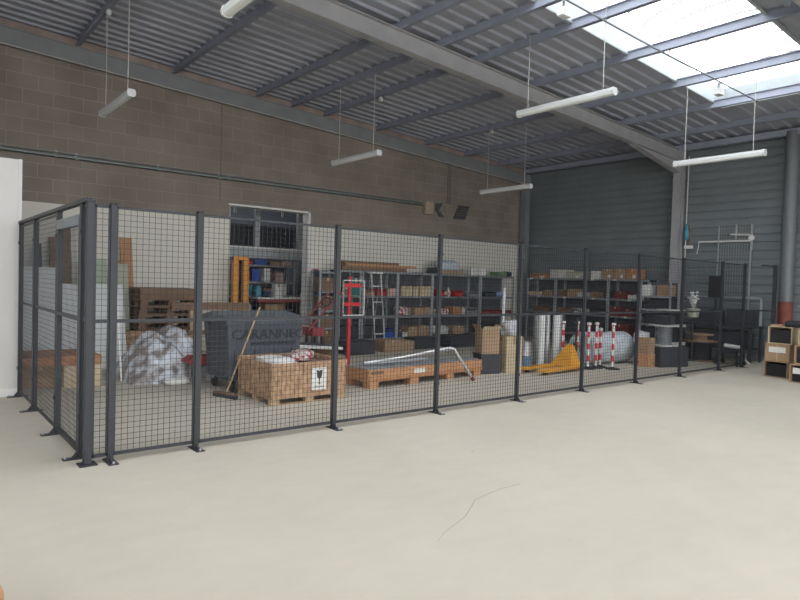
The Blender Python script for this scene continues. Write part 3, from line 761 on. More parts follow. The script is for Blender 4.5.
bag(1.8,3.42,0,2.2,3.66,.1,'white','small crumpled white film bundle lying before the heap','film_bundle','plastic film')
t = thing('floor_tray', 'red tray on low legs beside the waste container', 'tray', (2.44,3.62,0), 0)
MB().box(-.2,-.14,.27,.24,.14,.29).box(-.2,-.14,.29,.24,-.12,.4).box(-.2,.12,.29,.24,.14,.4).hexa([(-.3,-.14,.31),(-.2,-.14,.27),(-.2,.14,.27),(-.3,.14,.31),(-.3,-.14,.33),(-.2,-.14,.4),(-.2,.14,.4),(-.3,.14,.33)]).box(.22,-.12,.29,.24,.12,.4).build('tray', 'dullred', t)
for sx in (-.17,.2):
    for sy in (-.12,.1): MB().box(sx-.015,sy-.015,0,sx+.015,sy+.015,.27).build('leg', 'galv', t)

# ------------------------------------------------------------------ waste container
t = thing('waste_container', 'big dark grey wheeled waste container with a worn lid', 'waste container', (2.87,2.83,0))
w, d = .59, .43
b = MB().hexa([(-w+.06,-d+.05,.17),(w-.06,-d+.05,.17),(w-.06,d-.05,.17),(-w+.06,d-.05,.17),(-w,-d,.98),(w,-d,.98),(w,d,.98),(-w,d,.98)])
b.build('body', 'bin', t, bevel=.02)
MB().box(-w-.03,-d-.03,.95,w+.03,d+.03,1.0).build('rim', 'bin', t, bevel=.008)
for x in (-.45,-.15,.15,.45): MB().hexa([(x-.02,-d+.035,.2),(x+.02,-d+.035,.2),(x+.02,-d+.06,.2),(x-.02,-d+.06,.2),(x-.02,-d-.008,.6),(x+.02,-d-.008,.6),(x+.02,-d+.03,.6),(x-.02,-d+.03,.6)]).build('rib', 'bin', t)
MB().prism([(-d-.02,1.0),(d+.02,1.0),(d,1.06),(.1,1.12),(-d,1.05)], -w-.02, w+.02, 'x').build('lid', 'binlid', t, bevel=.01)
lid = t.children[-1] if t.children[-1].name.startswith('lid') else [c for c in t.children if c.name.startswith('lid')][0]
MB().tube([(-.5,-d-.02,1.02),(-.5,-d-.07,1.04),(-.3,-d-.07,1.04),(-.3,-d-.02,1.02)], .012, 8).build('lid_handle', 'bin', lid)
MB().tube([(.3,-d-.02,1.02),(.3,-d-.07,1.04),(.5,-d-.07,1.04),(.5,-d-.02,1.02)], .012, 8).build('lid_handle', 'bin', lid)
for sx in (-1,1):
    for sy in (-1,1):
        cf = MB().box(sx*.45-.035,sy*.3-.03,.12,sx*.45+.035,sy*.3+.03,.175).build('castor_fork', 'galv', t)
        MB().lathe([(.07,-.022),(.085,-.012),(.085,.012),(.07,.022)], (sx*.45,sy*.3,.085), 18, 'x').build('wheel', 'tyre', cf, smooth=True)
lean = math.atan2(.05,.81)
text('CARANNEC', .19, 'lettering', 'binmark', t, (.04,-d-.002,.81), (PI/2+lean*.9,0,0), .003, 1.1)
text('ENVIRONNEMENT', .075, 'lettering', 'binmark', t, (.12,-d+.008,.68), (PI/2+lean*.9,0,0), .003, 1.15)
# broom
t = thing('push_broom', 'long handled push broom leaning on the waste container', 'broom', (2.15,2.2,0))
MB().tube([(.05,.0,.07),(.58,.15,1.2)], .012, 8).build('handle', 'wood', t)
MB().bar((-.04,.2,.06),(.1,-.2,.06),.05,.025).build('head', 'kraftd', t)
MB().bar((-.04,.2,.024),(.1,-.2,.024),.055,.046).build('bristles', 'dark', t)

# ------------------------------------------------------------------ OSB crate
t = thing('osb_crate', 'light OSB crate on a pallet base with a white handling label', 'crate', (2.98,1.85,0), 0)
w, d = .56, .49; e = .02
MB().box(-w,-d,.1,w,-d+e,.53).build('side_panel', 'osb', t)
MB().box(-w,d-e,.1,w,d,.53).build('side_panel', 'osb', t)
MB().box(-w,-d+e,.1,-w+e,d-e,.53).build('side_panel', 'osb', t)
MB().box(w-e,-d+e,.1,w,d-e,.53).build('side_panel', 'osb', t)
MB().box(-w,-d,.08,w,d,.1).build('floor_panel', 'osb', t)
for y in (-d+.05,0,d-.05): MB().box(-w,y-.045,0,w,y+.045,.018).box(-w,y-.045,.018,-w+.12,y+.045,.08).box(-.06,y-.045,.018,.06,y+.045,.08).box(w-.12,y-.045,.018,w,y+.045,.08).build('skid', 'wood', t)
r = MB().box(-w-.01,-d-.012,.46,w+.01,-d,.535).box(-w-.01,d,.46,w+.01,d+.012,.535).box(-w-.012,-d,.46,-w,d,.535).box(w,-d,.46,w+.012,d,.535); r.build('rim_board', 'osb', t)
hl = MB().box(.02,-d-.016,.16,.24,-d-.0,.45).build('handling_label', 'white', t)
g = MB(); gx = .13; yy = -d-.018
g.prism([(gx-.045,.42),(gx-.02,.42),(gx,.395),(gx+.015,.42),(gx+.045,.42),(gx+.035,.33),(gx+.008,.3),(gx+.008,.245),(gx+.03,.235),(gx-.03,.235),(gx-.008,.245),(gx-.008,.3),(gx-.035,.33)], yy, yy+.002, 'y')
g.build('fragile_symbol', 'dark', hl)
text('FRAGILE', .04, 'label_text', 'dark', hl, (.13,yy+.001,.2), (PI/2,0,0), .0008)
MB().box(-w+e,-d+e,.1,w-e,d-e,.47).build('packing', 'kraftd', t)
bag(2.5,1.5,.47,2.95,2.2,.56,'white','flat white film lying in the crate','film_sheet','plastic film')
bag(2.95,1.75,.47,3.3,2.15,.58,'bagred','red and white printed bag lying in the OSB crate, nearer side')
bag(3.15,2.0,.47,3.48,2.28,.6,'bagred','red and white printed bag lying in the OSB crate, at its far corner')

# ------------------------------------------------------------------ sheets, hand truck behind the crate
t = thing('window_frame_panel', 'white framed glazed panel lying tilted behind the OSB crate', 'panel', (4.5,4.15,0), .1)
MB().bar((-.5,0,.46),(.6,0,.36),.8,.05).build('frame', 'white', t)
MB().bar((-.44,0,.482),(.54,0,.393),.66,.012).build('pane', 'dark', t)
for x in (-.4,.5): MB().box(x-.03,-.3,0,x+.03,.3,.41-.07*(x>0)).build('trestle_foot', 'wood', t)
t = thing('hand_truck', 'red hand truck tilted against the wall left of the red prop', 'hand truck', (5.3,5.0,0))
for y in (-.2,.2): MB().tube([(-.3,y,.62),(.35,y,1.3),(.45,y,1.36)], .02, 8).build('side_rail', 'dullred', t)
for k in range(4): MB().tube([(-.2+k*.16,-.2,.72+k*.17),(-.2+k*.16,.2,.72+k*.17)], .014, 6).build('cross_bar', 'dullred', t)
MB().box(-.2,-.2,.5,.05,.2,.66).build('toe_box', 'dullred', t)
MB().tube([(.1,-.26,1.18+.07),(.16,-.26,1.18),(.1,-.26,1.11),(.02,-.26,1.09),(-.05,-.26,1.13),(-.05,-.26,1.23),(.02,-.26,1.27),(.1,-.26,1.25)], .014, 8).build('tyre', 'tyre', t)
for x in (-.12,.02):
    for y in (-.18,.18): MB().box(x-.02,y-.02,0,x+.02,y+.02,.5).build('leg', 'dark', t)
t = shelving(.5, [.12,.5,.9,1.35,1.8], 'narrow brown filled rack between doorway and the red prop', (6.34,6.6,0), 0, depth=.4, top=1.83)
for k, (z, h) in enumerate(((.12,.3),(.5,.3),(.9,.32),(1.35,.3))):
    carton(6.4,6.64,z,6.78,6.95,z+h,'kraftd','dark brown carton in the narrow rack, '+['bottom shelf','shelf above the bottom','third shelf up','uppermost shelf'][k])

# red prop with pale frame
t = thing('support_prop', 'red steel prop with a yellow foot and pale tube frame', 'prop', (4.7,3.0,0))
MB().tube([(0,0,.06),(0,0,1.15)], .035, 12).build('outer_tube', 'red', t, smooth=True)
MB().tube([(.0,0,1.15),(.0,0,1.68)], .028, 12).build('inner_tube', 'red', t, smooth=True)
MB().box(-.12,-.02,1.5,.22,.02,1.56).box(-.12,-.02,1.18,.22,.02,1.24).build('cross_head', 'red', t)
fr = MB()
for x in (-.16,.27): fr.box(x-.008,-.05,1.02,x+.008,-.034,1.62)
fr.box(-.16,-.05,1.605,.27,-.034,1.62).box(-.16,-.05,1.02,.27,-.034,1.035)
fr.build('tube_frame', 'offwhite', t)
MB().box(-.09,-.09,.0,.09,.09,.03).lathe([(.06,.03),(.05,.12)],n=12).build('foot', 'yellow', t)
for a in (0,2.1,4.2): MB().bar((0,0,.16),(.22*math.cos(a),.22*math.sin(a),.02),.03,.02).build('foot_leg', 'yellow', t)
# step ladder
t = thing('step_ladder', 'narrow white step ladder standing between prop and shelving', 'ladder', (7.57,6.1,0))
for x in (-.14,.14):
    MB().bar((x,-.25,0),(x,0,1.8),.014,.03,(0,1,0)).build('rail', 'white', t)
    MB().bar((x,.3,0),(x,.02,1.78),.012,.02,(0,1,0)).build('rear_leg', 'galv', t)
for k in (1,2,3,4): MB().box(-.14,-.25+.139*k*.37-.03,.37*k-.0,.14,-.25+.139*k*.37+.04,.37*k+.02).build('step', 'white', t)
MB().box(-.16,-.05,1.79,.16,.07,1.82).build('top_cap', 'white', t)

# ------------------------------------------------------------------ long crate with tubes
t = thing('long_crate', 'long low orange wood crate on block feet', 'crate', (4.22,1.75,0), math.atan2(.18,2.6))
L = 2.62; Wd = .62
MB().box(0,0,.1,L,.02,.28).build('side_panel', 'redwood', t); MB().box(0,Wd-.02,.1,L,Wd,.28).build('side_panel', 'redwood', t)
MB().box(0,.02,.1,.02,Wd-.02,.28).build('end_panel', 'redwood', t); MB().box(L-.02,.02,.1,L,Wd-.02,.28).build('end_panel', 'redwood', t)
MB().box(-.01,-.012,.1,L+.01,.0,.15).build('batten', 'orange', t)
MB().box(.02,.02,.1,L-.02,Wd-.02,.2).build('base_board', 'redwood', t)
for x in (0,.85,1.7,L-.22):
    for y in (0,Wd-.16): MB().box(x+.02,y,0,x+.2,y+.16,.1).build('foot', 'redwood', t)
MB().box(.05,-.014,.21,.28,-.0,.26).build('stencil', 'kraftd', t)
MB().box(.95,-.004,.17,1.2,.0,.24).build('paper_label', 'paper', t)
MB().box(.03,.06,.2,L-.03,Wd-.04,.295).build('grey_sheet_load', 'galv', t)
def wob(*p): return [Vector(q) for q in p]
o = MB().tube(wob((4.3,2.0,.36),(5.0,1.93,.42),(5.75,1.7,.55),(5.82,1.68,.555),(5.88,1.66,.54),(6.22,1.55,.04)), .024, 10).build('bent_tube', 'chrome', smooth=True); tag(o, 'long bright bent tube resting on the long crate, end on floor', 'tube')
MB().tube([(6.2,1.556,.07),(6.235,1.545,.012)], .03, 10).build('tube_foot', 'darkred', o)
o = MB().tube([(4.5,2.2,.33),(6.4,2.3,.43),], .02, 8).build('straight_tube', 'chrome', smooth=True); tag(o, 'thinner straight tube lying across the long crate', 'tube')
o = MB().tube([(4.4,2.1,.32),(5.6,2.0,.36)], .03, 8).build('grey_tube', 'galv', smooth=True); tag(o, 'short dull grey tube under the bent tube', 'tube')

# ------------------------------------------------------------------ cartons by the centre
t = thing('open_carton', 'tall brown carton with flaps up on the black crate', 'box', (7.16,2.12,.36), -.35)
MB().box(-.17,-.15,0,.17,.15,.42).build('body', 'kraft', t)
for s in (-1,1): MB().bar((s*.17,0,.42),(s*.24,0,.52),.3,.006,(0,0,1)).build('flap', 'kraft', t)
MB().bar((0,-.15,.42),(0,-.2,.5),.34,.006,(0,0,1)).build('flap', 'beige', t)
o = MB().box(-.19,-.17,0,.19,.17,.345).box(-.2,-.18,.33,.2,.18,.36).build('black_crate', 'dark', loc=(7.16,2.12,0), rz=-.35); tag(o, 'black plastic crate under the flapped carton', 'crate')
carton(7.42,1.78,0,7.75,2.08,.68,'beige','tall tan carton beside the black crate',rz=-.35)
bag(7.44,1.8,.68,7.76,2.06,.98,'crumple','crumpled clear plastic on top of the tall tan carton')
o = MB().bar((7.78,2.3,0),(8.02,2.5,1.55),.05,.04).build('pale_batten', 'galv'); tag(o, 'pale batten leaning behind the tall tan carton', 'batten')
# tall rolls
rl = [(8.36,2.22,.12,.52,'galv','short grey roll with blue wrapping, beside the truck forks'),(8.5,2.5,.11,.54,'galv','short grey roll behind the other short one'),
      (8.75,2.14,.07,1.03,'sheet','pale tall roll next to the short rolls'),(8.98,2.18,.06,1.03,'galv','slim grey tall roll, second of the tall ones'),
      (9.15,2.08,.075,1.03,'sheet','wide pale tall roll in the middle of the row'),(8.95,2.4,.08,1.0,'galv','grey tall roll at the back of the row'),
      (9.5,2.3,.1,1.02,'galv','fat grey tall roll at the barrier post end')]
for i, (x,y,r,h,m,l) in enumerate(rl):
    t = thing('upright_roll', l, 'roll', (x,y,0), 0, 'upright rolls')
    MB().lathe([(r,0),(r,h*.3),(r*1.01,h*.31),(r,h*.32),(r,h)], n=20).build('roll', m, t, smooth=True)
    MB().lathe([(r*.45,h),(r*.45,h+.003)], n=16).build('core', 'kraftd', t)
    if i < 2: MB().lathe([(r*1.02,.02),(r*1.02,.24)], n=20).build('blue_wrap', mat('blue_wrap%d'%i,(.12,.2,.3),.5), t, smooth=True)
# pallet truck
t = thing('pallet_truck', 'yellow hand pallet truck with lowered forks', 'pallet truck', (9.0,1.62,0), math.radians(180+2))
# local +x runs from the pump to the fork tips
for y in (-.2,.2):
    MB().prism([(0,.06),(1.18,.05),(1.26,.06),(1.26,.07),(1.18,.1),(0,.115)], y-.08, y+.08, 'y').build('fork', 'yellow', t, bevel=.006)
    MB().lathe([(.035,-.04),(.035,.04)], (1.08,y,.036), 12, 'y').build('load_roller', 'tyre', t)
MB().hexa([(-.06,-.24,.06),(.34,-.24,.09),(.34,.24,.09),(-.06,.24,.06),(-.05,-.05,.48),(.05,-.05,.5),(.05,.05,.5),(-.05,.05,.48)]).build('apron', 'yellow', t, bevel=.015)
MB().lathe([(.05,.18),(.05,.44),(.03,.5)], (-.16,0,0), 14).build('pump', 'black', t, smooth=True)
for y in (-.07,.07): MB().lathe([(.08,-.025),(.09,-.02),(.09,.02),(.08,.025)], (-.17,y,.091), 18, 'y').build('steer_wheel', 'tyre', t, smooth=True)
MB().tube([(-.17,0,.4),(-.2,0,.9),(-.16,0,1.02)], .02, 8).build('tiller', 'black', t)
MB().tube([(-.16,0,1.02),(-.16,-.09,1.06),(-.15,-.1,1.14),(-.14,0,1.17),(-.15,.1,1.14),(-.16,.09,1.06),(-.16,0,1.02)], .014, 8).build('handle_loop', 'black', t)
MB().box(-.14,-.02,.3,-.1,.02,.4).build('lever', 'darkred', t)
# barrier posts
bpp = [(9.3,2.02,0,'striped barrier post standing behind the pallet truck apron'),(9.5,1.82,0,'striped barrier post beside the truck tiller'),(9.42,1.50,1,'striped barrier post, first of the four clustered ones'),(9.66,1.48,0,'striped barrier post behind the others in the cluster'),(9.86,1.52,0,'short striped barrier post inside the cluster'),(9.84,1.22,1,'striped barrier post nearest the white film roll')]
for i, (x,y,pl,l) in enumerate(bpp):
    t = thing('barrier_post', 'red and white '+l, 'barrier post', (x,y,0), 0, 'red and white barrier posts')
    h = .8 if i == 4 else .92
    MB().lathe([(.028,.03),(.028,h-.05)], n=14).build('pole', 'stripe', t, smooth=True)
    MB().lathe([(.028,h-.05),(.045,h-.04),(.045,h-.01),(.02,h)], n=14).build('cap', 'white', t, smooth=True)
    MB().lathe([(.15,0),(.15,.015),(.05,.035),(.028,.05)], n=20).build('base', 'black', t)
    
# white film roll lying down
t = thing('film_roll', 'big roll of white bubble film lying behind the barrier posts', 'roll', (0,0,0))
ax = Vector((1,-.12,0)).normalized(); a = Vector((9.86,1.98,.34)); b = a+ax*1.32
MB().tube([a, a+ax*.33, a+ax*.66, a+ax*1.0, b], [.335,.34,.33,.34,.33], 32).build('roll', 'film', t, smooth=True)
MB().tube([a-ax*.004, b+ax*.004], .07, 16).build('core', 'kraft', t)
bag(10.95,1.2,.42,11.3,1.5,.72,'crumple','crumpled plastic scrap on the cartons beside the film roll')
t = carton(10.78,.98,0,11.1,1.3,.27,'redwood','small orange brown carton on the floor by the film roll')
carton(10.8,1.0,.273,11.06,1.28,.6,'kraft','tan carton standing on the small orange brown carton')

# ------------------------------------------------------------------ reels and dark goods, far right of the cage
def reel(x,y,z,R_,h,core,label,m='black',mf='offwhite',rot=0):
    t = thing('cable_reel', label, 'cable reel', (x,y,z), rot, 'cable reels')
    MB().lathe([(R_,0),(R_,.025)], n=28).build('flange', mf, t, smooth=True)
    MB().lathe([(R_,h-.025),(R_,h)], n=28).build('flange', mf, t, smooth=True)
    MB().lathe([(core,.025),(core,h-.025)], n=24).build('drum', m, t, smooth=True)
    return t
o = MB()
o.box(-.38,-.3,0,.38,.3,.42)
for k in range(5): o.box(-.385,-.305,.04+k*.08,.385,.305,.06+k*.08)
tag(o.build('black_bin', 'dark', loc=(11.45,1.02,0), rz=-.3), 'wide black ribbed crate under the grey reel', 'crate')
reel(11.42,1.02,.425,.3,.44,.17,'cable reel with grey drum standing on the black ribbed crate','pipe')
carton(11.3,.9,.87,11.65,1.15,1.05,'dark','black box on the grey drum reel')
reel(12.3,1.35,0,.34,.42,.2,'black wound reel on the floor beside the cage post','black')
reel(12.3,1.35,.42,.34,.4,.2,'black wound reel stacked on the floor reel','black')
reel(12.25,1.3,.82,.3,.35,.18,'black wound reel topmost of its stack','black')
reel(13.3,1.15,0,.45,.46,.28,'large black reel with brown flange near the workbench','black','kraftd')
reel(13.2,1.1,.46,.3,.16,.18,'small brown reel lying on the large black reel','kraft','kraft')
# rack to the left of the column
t = shelving(.8, [.35,.75,1.12,1.45], 'dark low rack between shelving and the wall column', (13.35,2.7,0), -PI/2, depth=.45, top=1.78, board='shelfp')
carton(13.4,2.5,1.45,13.75,2.68,1.72,'white','small white box on the dark low rack')
carton(13.4,1.98,1.45,13.75,2.28,1.72,'kraft','tan carton on the dark low rack by the column')
carton(13.4,1.98,1.12,13.78,2.6,1.36,'dark','black box on the second tier of the low rack')
carton(13.4,2.0,.75,13.78,2.6,1.05,'dark','black box on the third tier of the low rack')
carton(13.4,2.0,.35,13.78,2.6,.66,'dark','black box on the bottom tier of the low rack')
# workbench in the corner
t = thing('workbench', 'dark steel workbench with a pale back rail under the wall arm', 'workbench', (13.95,.95,0))
MB().box(-.35,-.85,.8,.3,.8,.84).build('bench_top', 'dark', t)
for x in (-.32,.24):
    for y in (-.8,.72): MB().box(x,y,0,x+.05,y+.05,.8).build('leg', 'dark', t)
MB().box(-.32,-.8,.3,.28,.76,.32).build('lower_shelf', 'dark', t)
MB().box(.2,-.8,1.46,.24,.76,1.49).box(.2,-.8,.84,.24,-.76,1.49).box(.2,.72,.84,.24,.76,1.49).build('back_rail', 'shelfp', t)
carton(13.75,.2,.84,14.15,.75,1.2,'dark','black case on the workbench, beside the monitor')
carton(13.75,.95,.84,14.15,1.55,1.15,'dark','black case on the workbench at the column end')
carton(13.7,.3,.32,14.15,1.5,.7,'dark','wide black chest under the workbench')
t = thing('dark_monitor', 'dark flat screen standing above the workbench', 'screen', (13.95,1.1,1.15))
MB().box(-.02,-.17,.3,.02,.17,.82).build('panel', 'black', t, bevel=.005)
MB().box(-.015,-.02,.02,.015,.02,.3).build('stand', 'dark', t); MB().box(-.1,-.1,0,.1,.1,.02).build('foot', 'dark', t)
t = thing('pot_plant', 'white blossom like plastic tuft in a beige bucket', 'bucket', (12.9,1.12,.0))
MB().lathe([(.11,1.0),(.15,1.2),(.145,1.2),(.1,1.02)], n=18).build('bucket', 'cream', t, smooth=True)
MB().lathe([(.12,0),(.12,.02),(.02,.04),(.02,1.0)], n=12).build('stand', 'dark', t)
tf = MB(); random.seed(3)
for k in range(16):
    a = random.uniform(0,6.3); r0 = random.uniform(.02,.12); zz = 1.3+random.uniform(0,.28)
    p = Vector((r0*math.cos(a), r0*math.sin(a), zz)); tf.tube([Vector((0,0,1.18)), p], .006, 5)
    tf.lathe([(.005,-.02),(.035,0),(.03,.02),(.005,.035)], p, 7)
tf.build('white_tuft', 'white', t)
o = MB().tube([(12.95,.42,.42),(13.0,.1,.4)], .045, 12).build('white_tube_roll', 'white', smooth=True); tag(o, 'short white tube lying on the low trolley beside the end post', 'tube')
t = thing('low_trolley', 'low black trolley under the white tube', 'trolley', (13.0,.33,0))
MB().box(-.2,-.28,.3,.25,.28,.35).build('deck', 'dark', t)
for x in (-.15,.2):
    for y in (-.22,.22): MB().box(x-.02,y-.02,.09,x+.02,y+.02,.3).build('leg', 'dark', t); MB().lathe([(.045,-.015),(.045,.015)],(x,y,.045),12,'x').build('wheel','tyre',t)
# wall mounted arm with cable
t = thing('swing_arm', 'pale swing arm with hanging hook on the cladding', 'wall arm', (14.45,.55,2.82))
MB().tube([(-.06,0,0),(-.1,1.2,.0)], .022, 8).build('arm', 'white', t)
MB().tube([(-.1,1.2,0),(-.1,1.2,-.12),(-.1,1.24,-.3)], .01, 6).build('hook', 'white', t)
MB().tube([(-.06,.0,.14),(-.09,.45,.16)], .02, 8).build('upper_arm', 'white', t)
MB().box(-.06,-.03,-.22,0,.0,.38).box(-.06,.33,.05,-.03,.35,.4).build('bracket', 'offwhite', t)
MB().lathe([(.03,-.03),(.065,-.02),(.065,.02),(.03,.03)], (-.1,-.03,.06), 16, 'x').build('pulley', 'white', t, smooth=True)
# wire grid panel on the wall
t = thing('wire_grid_panel', 'pale wire grid panel standing behind the workbench', 'grid panel', (14.35,.9,0))
g = MB()
for k in range(13): g.box(-.003,-.36+k*.06,1.5,.003,-.354+k*.06,3.2)
for k in range(12): g.box(.003,-.36,1.6+k*.14,.008,.366,1.605+k*.14)
g.build('wires', 'shelfp', t)
for y in (-.38,.37): MB().box(-.012,y-.012,0,.012,y+.012,3.22).build('upright', 'shelfp', t)
# blue tank on a pole by the column
t = thing('air_line', 'white air line with a blue filter bowl beside the wall column', 'air line', (14.38,2.1,0))
MB().tube([(0,0,0),(0,0,5.0)], .012, 8).build('pipe', 'white', t)
MB().lathe([(.02,2.88),(.055,2.92),(.06,3.1),(.035,3.14),(.035,3.26),(.01,3.3)], (-.03,-.03,0), 14).build('filter_bowl', 'cyan', t, smooth=True)
MB().box(-.08,-.2,2.66,0,.0,2.74).build('tap_block', 'white', t)
MB().tube([(-.02,-.12,2.74),(-.03,-.13,3.3)], .012, 6).build('orange_hose', 'orange', t)
MB().bar((13.5,.1,.01),(13.25,.42,.4),.05,.03).build('pale_strut', 'offwhite'); tag(bpy.data.objects['pale_strut'], 'pale strut leaning at the foot of the last cage post', 'strut')

# ------------------------------------------------------------------ stacked display boxes outside the cage
def open_box(x, y, z, w, h, d, label, m='kraft', rz=0, shut=False, paper=False):
    # opening looks toward -X; width along Y
    t = thing('open_fronted_box' if not shut else 'labelled_carton', label, 'box', (x,y,z), rz)
    e = .014
    if shut:
        MB().box(0,-w/2,0,d,w/2,h).build('body', m, t, bevel=.005)
        MB().box(-.002,-.008,0,0,.008,h).build('tape', 'beige', t)
    else:
        MB().box(0,-w/2,0,d,w/2,e).box(0,-w/2,h-e,d,w/2,h).box(0,-w/2,e,d,-w/2+e,h-e).box(0,w/2-e,e,d,w/2,h-e).box(d-e,-w/2+e,e,d,w/2-e,h-e).build('shell', m, t)
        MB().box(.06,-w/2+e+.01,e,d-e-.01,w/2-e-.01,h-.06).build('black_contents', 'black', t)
    if paper: MB().box(-.003,-w*.34,h*.5,-.0005,w*.34,h*.82).build('paper_label', 'paper', t)
    return t
open_box(11.76,-1.04,0,.42,.31,.4,'open fronted carton with dark inside, lowest of the outer stack',rz=-.05)
open_box(11.78,-1.05,.312,.43,.33,.4,'closed carton with a white paper label in the middle of the outer stack',shut=True,paper=True,rz=-.02)
open_box(11.76,-1.09,.645,.41,.33,.42,'open fronted box with dark inside, topmost of the outer stack','beige')
open_box(11.36,-1.58,0,.34,.33,.38,'open carton standing lowest at the picture edge',rz=-.12,paper=True)
open_box(11.50,-1.62,.333,.36,.33,.38,'open carton stacked in the middle at the picture edge','kraft')
open_box(11.56,-1.62,.668,.34,.30,.38,'open carton on top at the picture edge','beige',rz=-.25)
o = MB(); o.prism([(-.16,0),(.18,0),(.2,.05),(.06,.1),(-.1,.12),(-.18,.06)], -.16, .14, 'y')
tag(o.build('black_cover', 'black', loc=(11.93,-1.3,.976), bevel=.02), 'crumpled black cover lying on the outer carton stack', 'cover')
o = MB().box(-.12,-.1,0,.12,.1,.03).build('brown_booklet', 'kraft', loc=(11.95,-.98,.976), rz=.2); tag(o, 'flat brown packet beside the black cover on the carton stack', 'packet')

# brown drum at the lower picture corner
t = thing('cardboard_drum', 'brown fibre drum just in the near corner of the picture', 'drum', (-1.115,-2.27,0))
MB().lathe([(.24,0),(.25,.01),(.25,.1),(.24,.13),(.2,.15)], n=36).build('shell', 'redwood', t, smooth=True)
MB().lathe([(.2,.15),(.2,.155)], n=36).build('lid', 'kraft', t)

# ------------------------------------------------------------------ hall seen through the doorway
t = thing('stacker_mast', 'orange lift mast standing in the doorway behind the waste container', 'stacker', (4.55,6.9,0))
for x in (-.14,.09):
    MB().box(x-.06,-.06,.08,x+.06,.06,2.04).build('mast_rail', 'mast', t, bevel=.006)
MB().box(-.2,-.05,1.98,.15,.05,2.05).build('mast_head', 'mast', t)
MB().box(-.3,-.05,.1,.25,.3,.8).build('motor_housing', 'mast', t, bevel=.02)
for x in (-.2,.15): MB().box(x-.06,-.75,.03,x+.06,-.06,.09).build('fork', 'black', t)
MB().tube([(-.02,-.03,.8),(-.02,-.03,1.98)], .02, 8).build('lift_cylinder', 'black', t)
for x in (-.22,.18): MB().lathe([(.06,-.03),(.08,-.02),(.08,.02),(.06,.03)], (x,.2,.08), 14, 'x').build('wheel', 'tyre', t)
# mezzanine over the rear hall
t = thing('mezzanine', 'grey mezzanine edge beam with mesh above, through the doorway', 'mezzanine', (0,9.2,0))
MB().box(3,0,2.12,12,.1,2.38).build('edge_beam', 'shelfp', t)
MB().box(3,-.01,2.36,12,.0,2.40).build('lit_edge_strip', 'white', t)  # pale edge, painted white for the light that catches it
MB().box(3,.1,2.3,12,4,2.38).build('deck', 'steel', t)
for x in (5.95,7.2): MB().box(x,-.06,2.4,x+.13,.06,4.9).build('column', 'shelfp', t)
g = MB()
for k in range(60): g.box(4.5+k*.06,.08,2.4,4.506+k*.06,.086,3.4)
for k in range(16): g.box(4.5,.08,2.42+k*.06,8.1,.086,2.426+k*.06)
g.build('railing_mesh', 'wire', t)
MB().box(4.5,.5,2.38,8.2,.6,3.0).build('stored_racks', 'dark', t)
for x in (5.2,6.6):
    zt = 3.55
    t = thing('rear_roof_truss', 'pale roof brace in the rear hall, '+('doorway left half' if x < 6 else 'doorway right half'), 'brace', (x,9.9,0))
    MB().bar((0,0,3.45),(.7,0,3.62),.05,.05).build('diagonal', 'shelfp', t); MB().box(.5,-.03,3.3,.56,.03,5).build('hanger', 'offwhite', t)
t = shelving(1.6, [.3,.76,1.12,1.5,1.95], 'blue grey rack in the rear hall', (5.75,9.5,0), 0, depth=.5, top=2.1)
BK = [(3,5.8,6.02,.26,'bagred'),(2,5.85,6.08,.3,'cyan'),(3,6.08,6.3,.34,'blue'),(2,6.12,6.36,.3,'navy'),(3,6.42,6.6,.36,'white'),(3,6.78,7.0,.26,'pink'),(2,6.42,6.8,.22,'kraft'),(2,6.9,7.1,.34,'white'),(1,5.8,6.3,.28,'navy'),(1,6.5,7.1,.28,'kraft'),(1,7.13,7.33,.2,'black')]
BN = {'bagred':'reddish','cyan':'light blue','blue':'blue','navy':'navy','white':'white','pink':'pink','kraft':'brown','black':'black'}
for k, (lv,a,b,h,m) in enumerate(BK):
    zz = [.3,.76,1.12,1.5][lv]
    carton(a,9.53,zz,b,9.9,zz+h,m,'%s box on the rear hall rack, %s shelf, %s' % (BN[m], ['bottom','second','third','fourth'][lv], 'beam side' if a < 6.4 else 'far side'), tape=False)
t = thing('packing_table', 'packing table with white top and red beam in the rear hall', 'table', (6.45,8.8,0))
MB().box(-.7,-.3,1.08,.65,.3,1.12).build('top', 'white', t)
MB().box(-.7,-.31,1.0,.65,-.28,1.07).build('red_apron', 'dullred', t)
for x in (-.66,.6):
    for y in (-.26,.24): MB().box(x,y,0,x+.04,y+.04,1.08).build('leg', 'dark', t)
carton(6.0,8.6,0,6.55,8.95,.95,'kraft','big brown carton under the packing table')
carton(6.3,8.65,1.12,6.48,8.85,1.45,'white','slim white box standing on the packing table')
for k,(x,w_,z0,h,m,l) in enumerate([(5.35,.3,1.12,.3,'teal','teal box'),(5.05,.25,1.5,.3,'red','red box'),(5.05,.3,1.95,.22,'kraft','tan box'),(5.45,.28,1.95,.25,'lilac','lilac box'),(5.1,.25,.75,.28,'white','white box'),(5.4,.25,.75,.3,'dark','black box')]):
    carton(x,9.85,z0,x+w_,10.15,z0+h,m,l+' on the rack behind the orange mast in the rear hall',tape=False)
shelving(.8, [.3,.75,1.12,1.5,1.95], 'dark rack behind the orange mast in the rear hall', (4.95,9.82,0), 0, depth=.4, top=2.1)
for k,(x,w_,h,m,l) in enumerate([(5.8,.3,.1,'red','flat red box'),(6.15,.35,.14,'blue','blue box'),(6.6,.3,.1,'kraft','flat tan box'),(6.95,.3,.12,'pink','pinkish box')]):
    carton(x,9.55,1.95,x+w_,9.9,1.95+h,m,l+' on the uppermost rear hall rack shelf',tape=False)
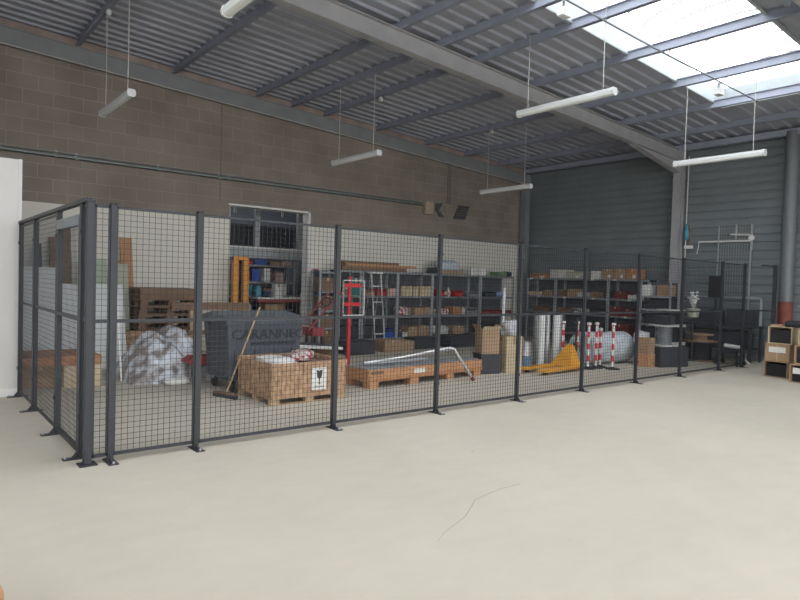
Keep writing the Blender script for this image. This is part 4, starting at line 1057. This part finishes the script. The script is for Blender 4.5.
bag(5.78,8.65,1.121,5.93,8.9,1.42,'cyan','light blue bag near the white top of the packing table')
bag(5.95,8.6,1.121,6.2,8.9,1.3,'navy','navy cloth heap on the packing table')
bag(6.95,8.3,.0,7.3,8.65,1.5,'white','tall white sack by the doorway jamb in the rear hall')
bag(5.3,8.5,.0,5.62,8.8,1.1,'sheet','white sack standing behind the orange mast')
bag(5.5,9.0,.0,5.74,9.3,1.35,'navy','navy bundle hanging near the column in the rear hall')

# ------------------------------------------------------------------ light
wd = bpy.data.worlds.new('sky'); bpy.context.scene.world = wd; wd.use_nodes = True
nt = wd.node_tree; bg = nt.nodes['Background']
bg.inputs[0].default_value = (.96,.98,1,1); bg.inputs[1].default_value = 5.5
l = bpy.data.lights.new('rear_hall_fill', 'AREA'); l.shape = 'RECTANGLE'; l.size = 6; l.size_y = 3; l.energy = 150; l.color = (.95,.97,1)
lo = bpy.data.objects.new('rear_hall_fill', l); C.objects.link(lo); lo.location = (6.5,11.,4.95)  # unseen area lamp added to brighten the hall behind the doorway
# sky light also enters by the added, unseen openings behind the camera and at left

# ------------------------------------------------------------------ camera
cam = bpy.data.cameras.new('camera'); co = bpy.data.objects.new('camera', cam); C.objects.link(co)
yaw, pitch, roll = .8868014, -.0299688, .0293319
fw = Vector((math.cos(pitch)*math.cos(yaw), math.cos(pitch)*math.sin(yaw), math.sin(pitch)))
r = fw.cross(Vector((0,0,1))).normalized(); u = r.cross(fw)
r2 = r*math.cos(roll)+u*math.sin(roll); u2 = -r*math.sin(roll)+u*math.cos(roll)
co.matrix_world = Matrix(((r2.x,u2.x,-fw.x,-1.2817),(r2.y,u2.y,-fw.y,-5.681),(r2.z,u2.z,-fw.z,1.6222),(0,0,0,1)))
cam.sensor_width = 36; cam.lens = 624.127/800*36; cam.clip_end = 100
sc = bpy.context.scene; sc.camera = co
sc.view_settings.view_transform = 'Standard'; sc.view_settings.look = 'None'; sc.view_settings.gamma = 1; sc.view_settings.use_curve_mapping = False
sc.view_settings.exposure = 0.
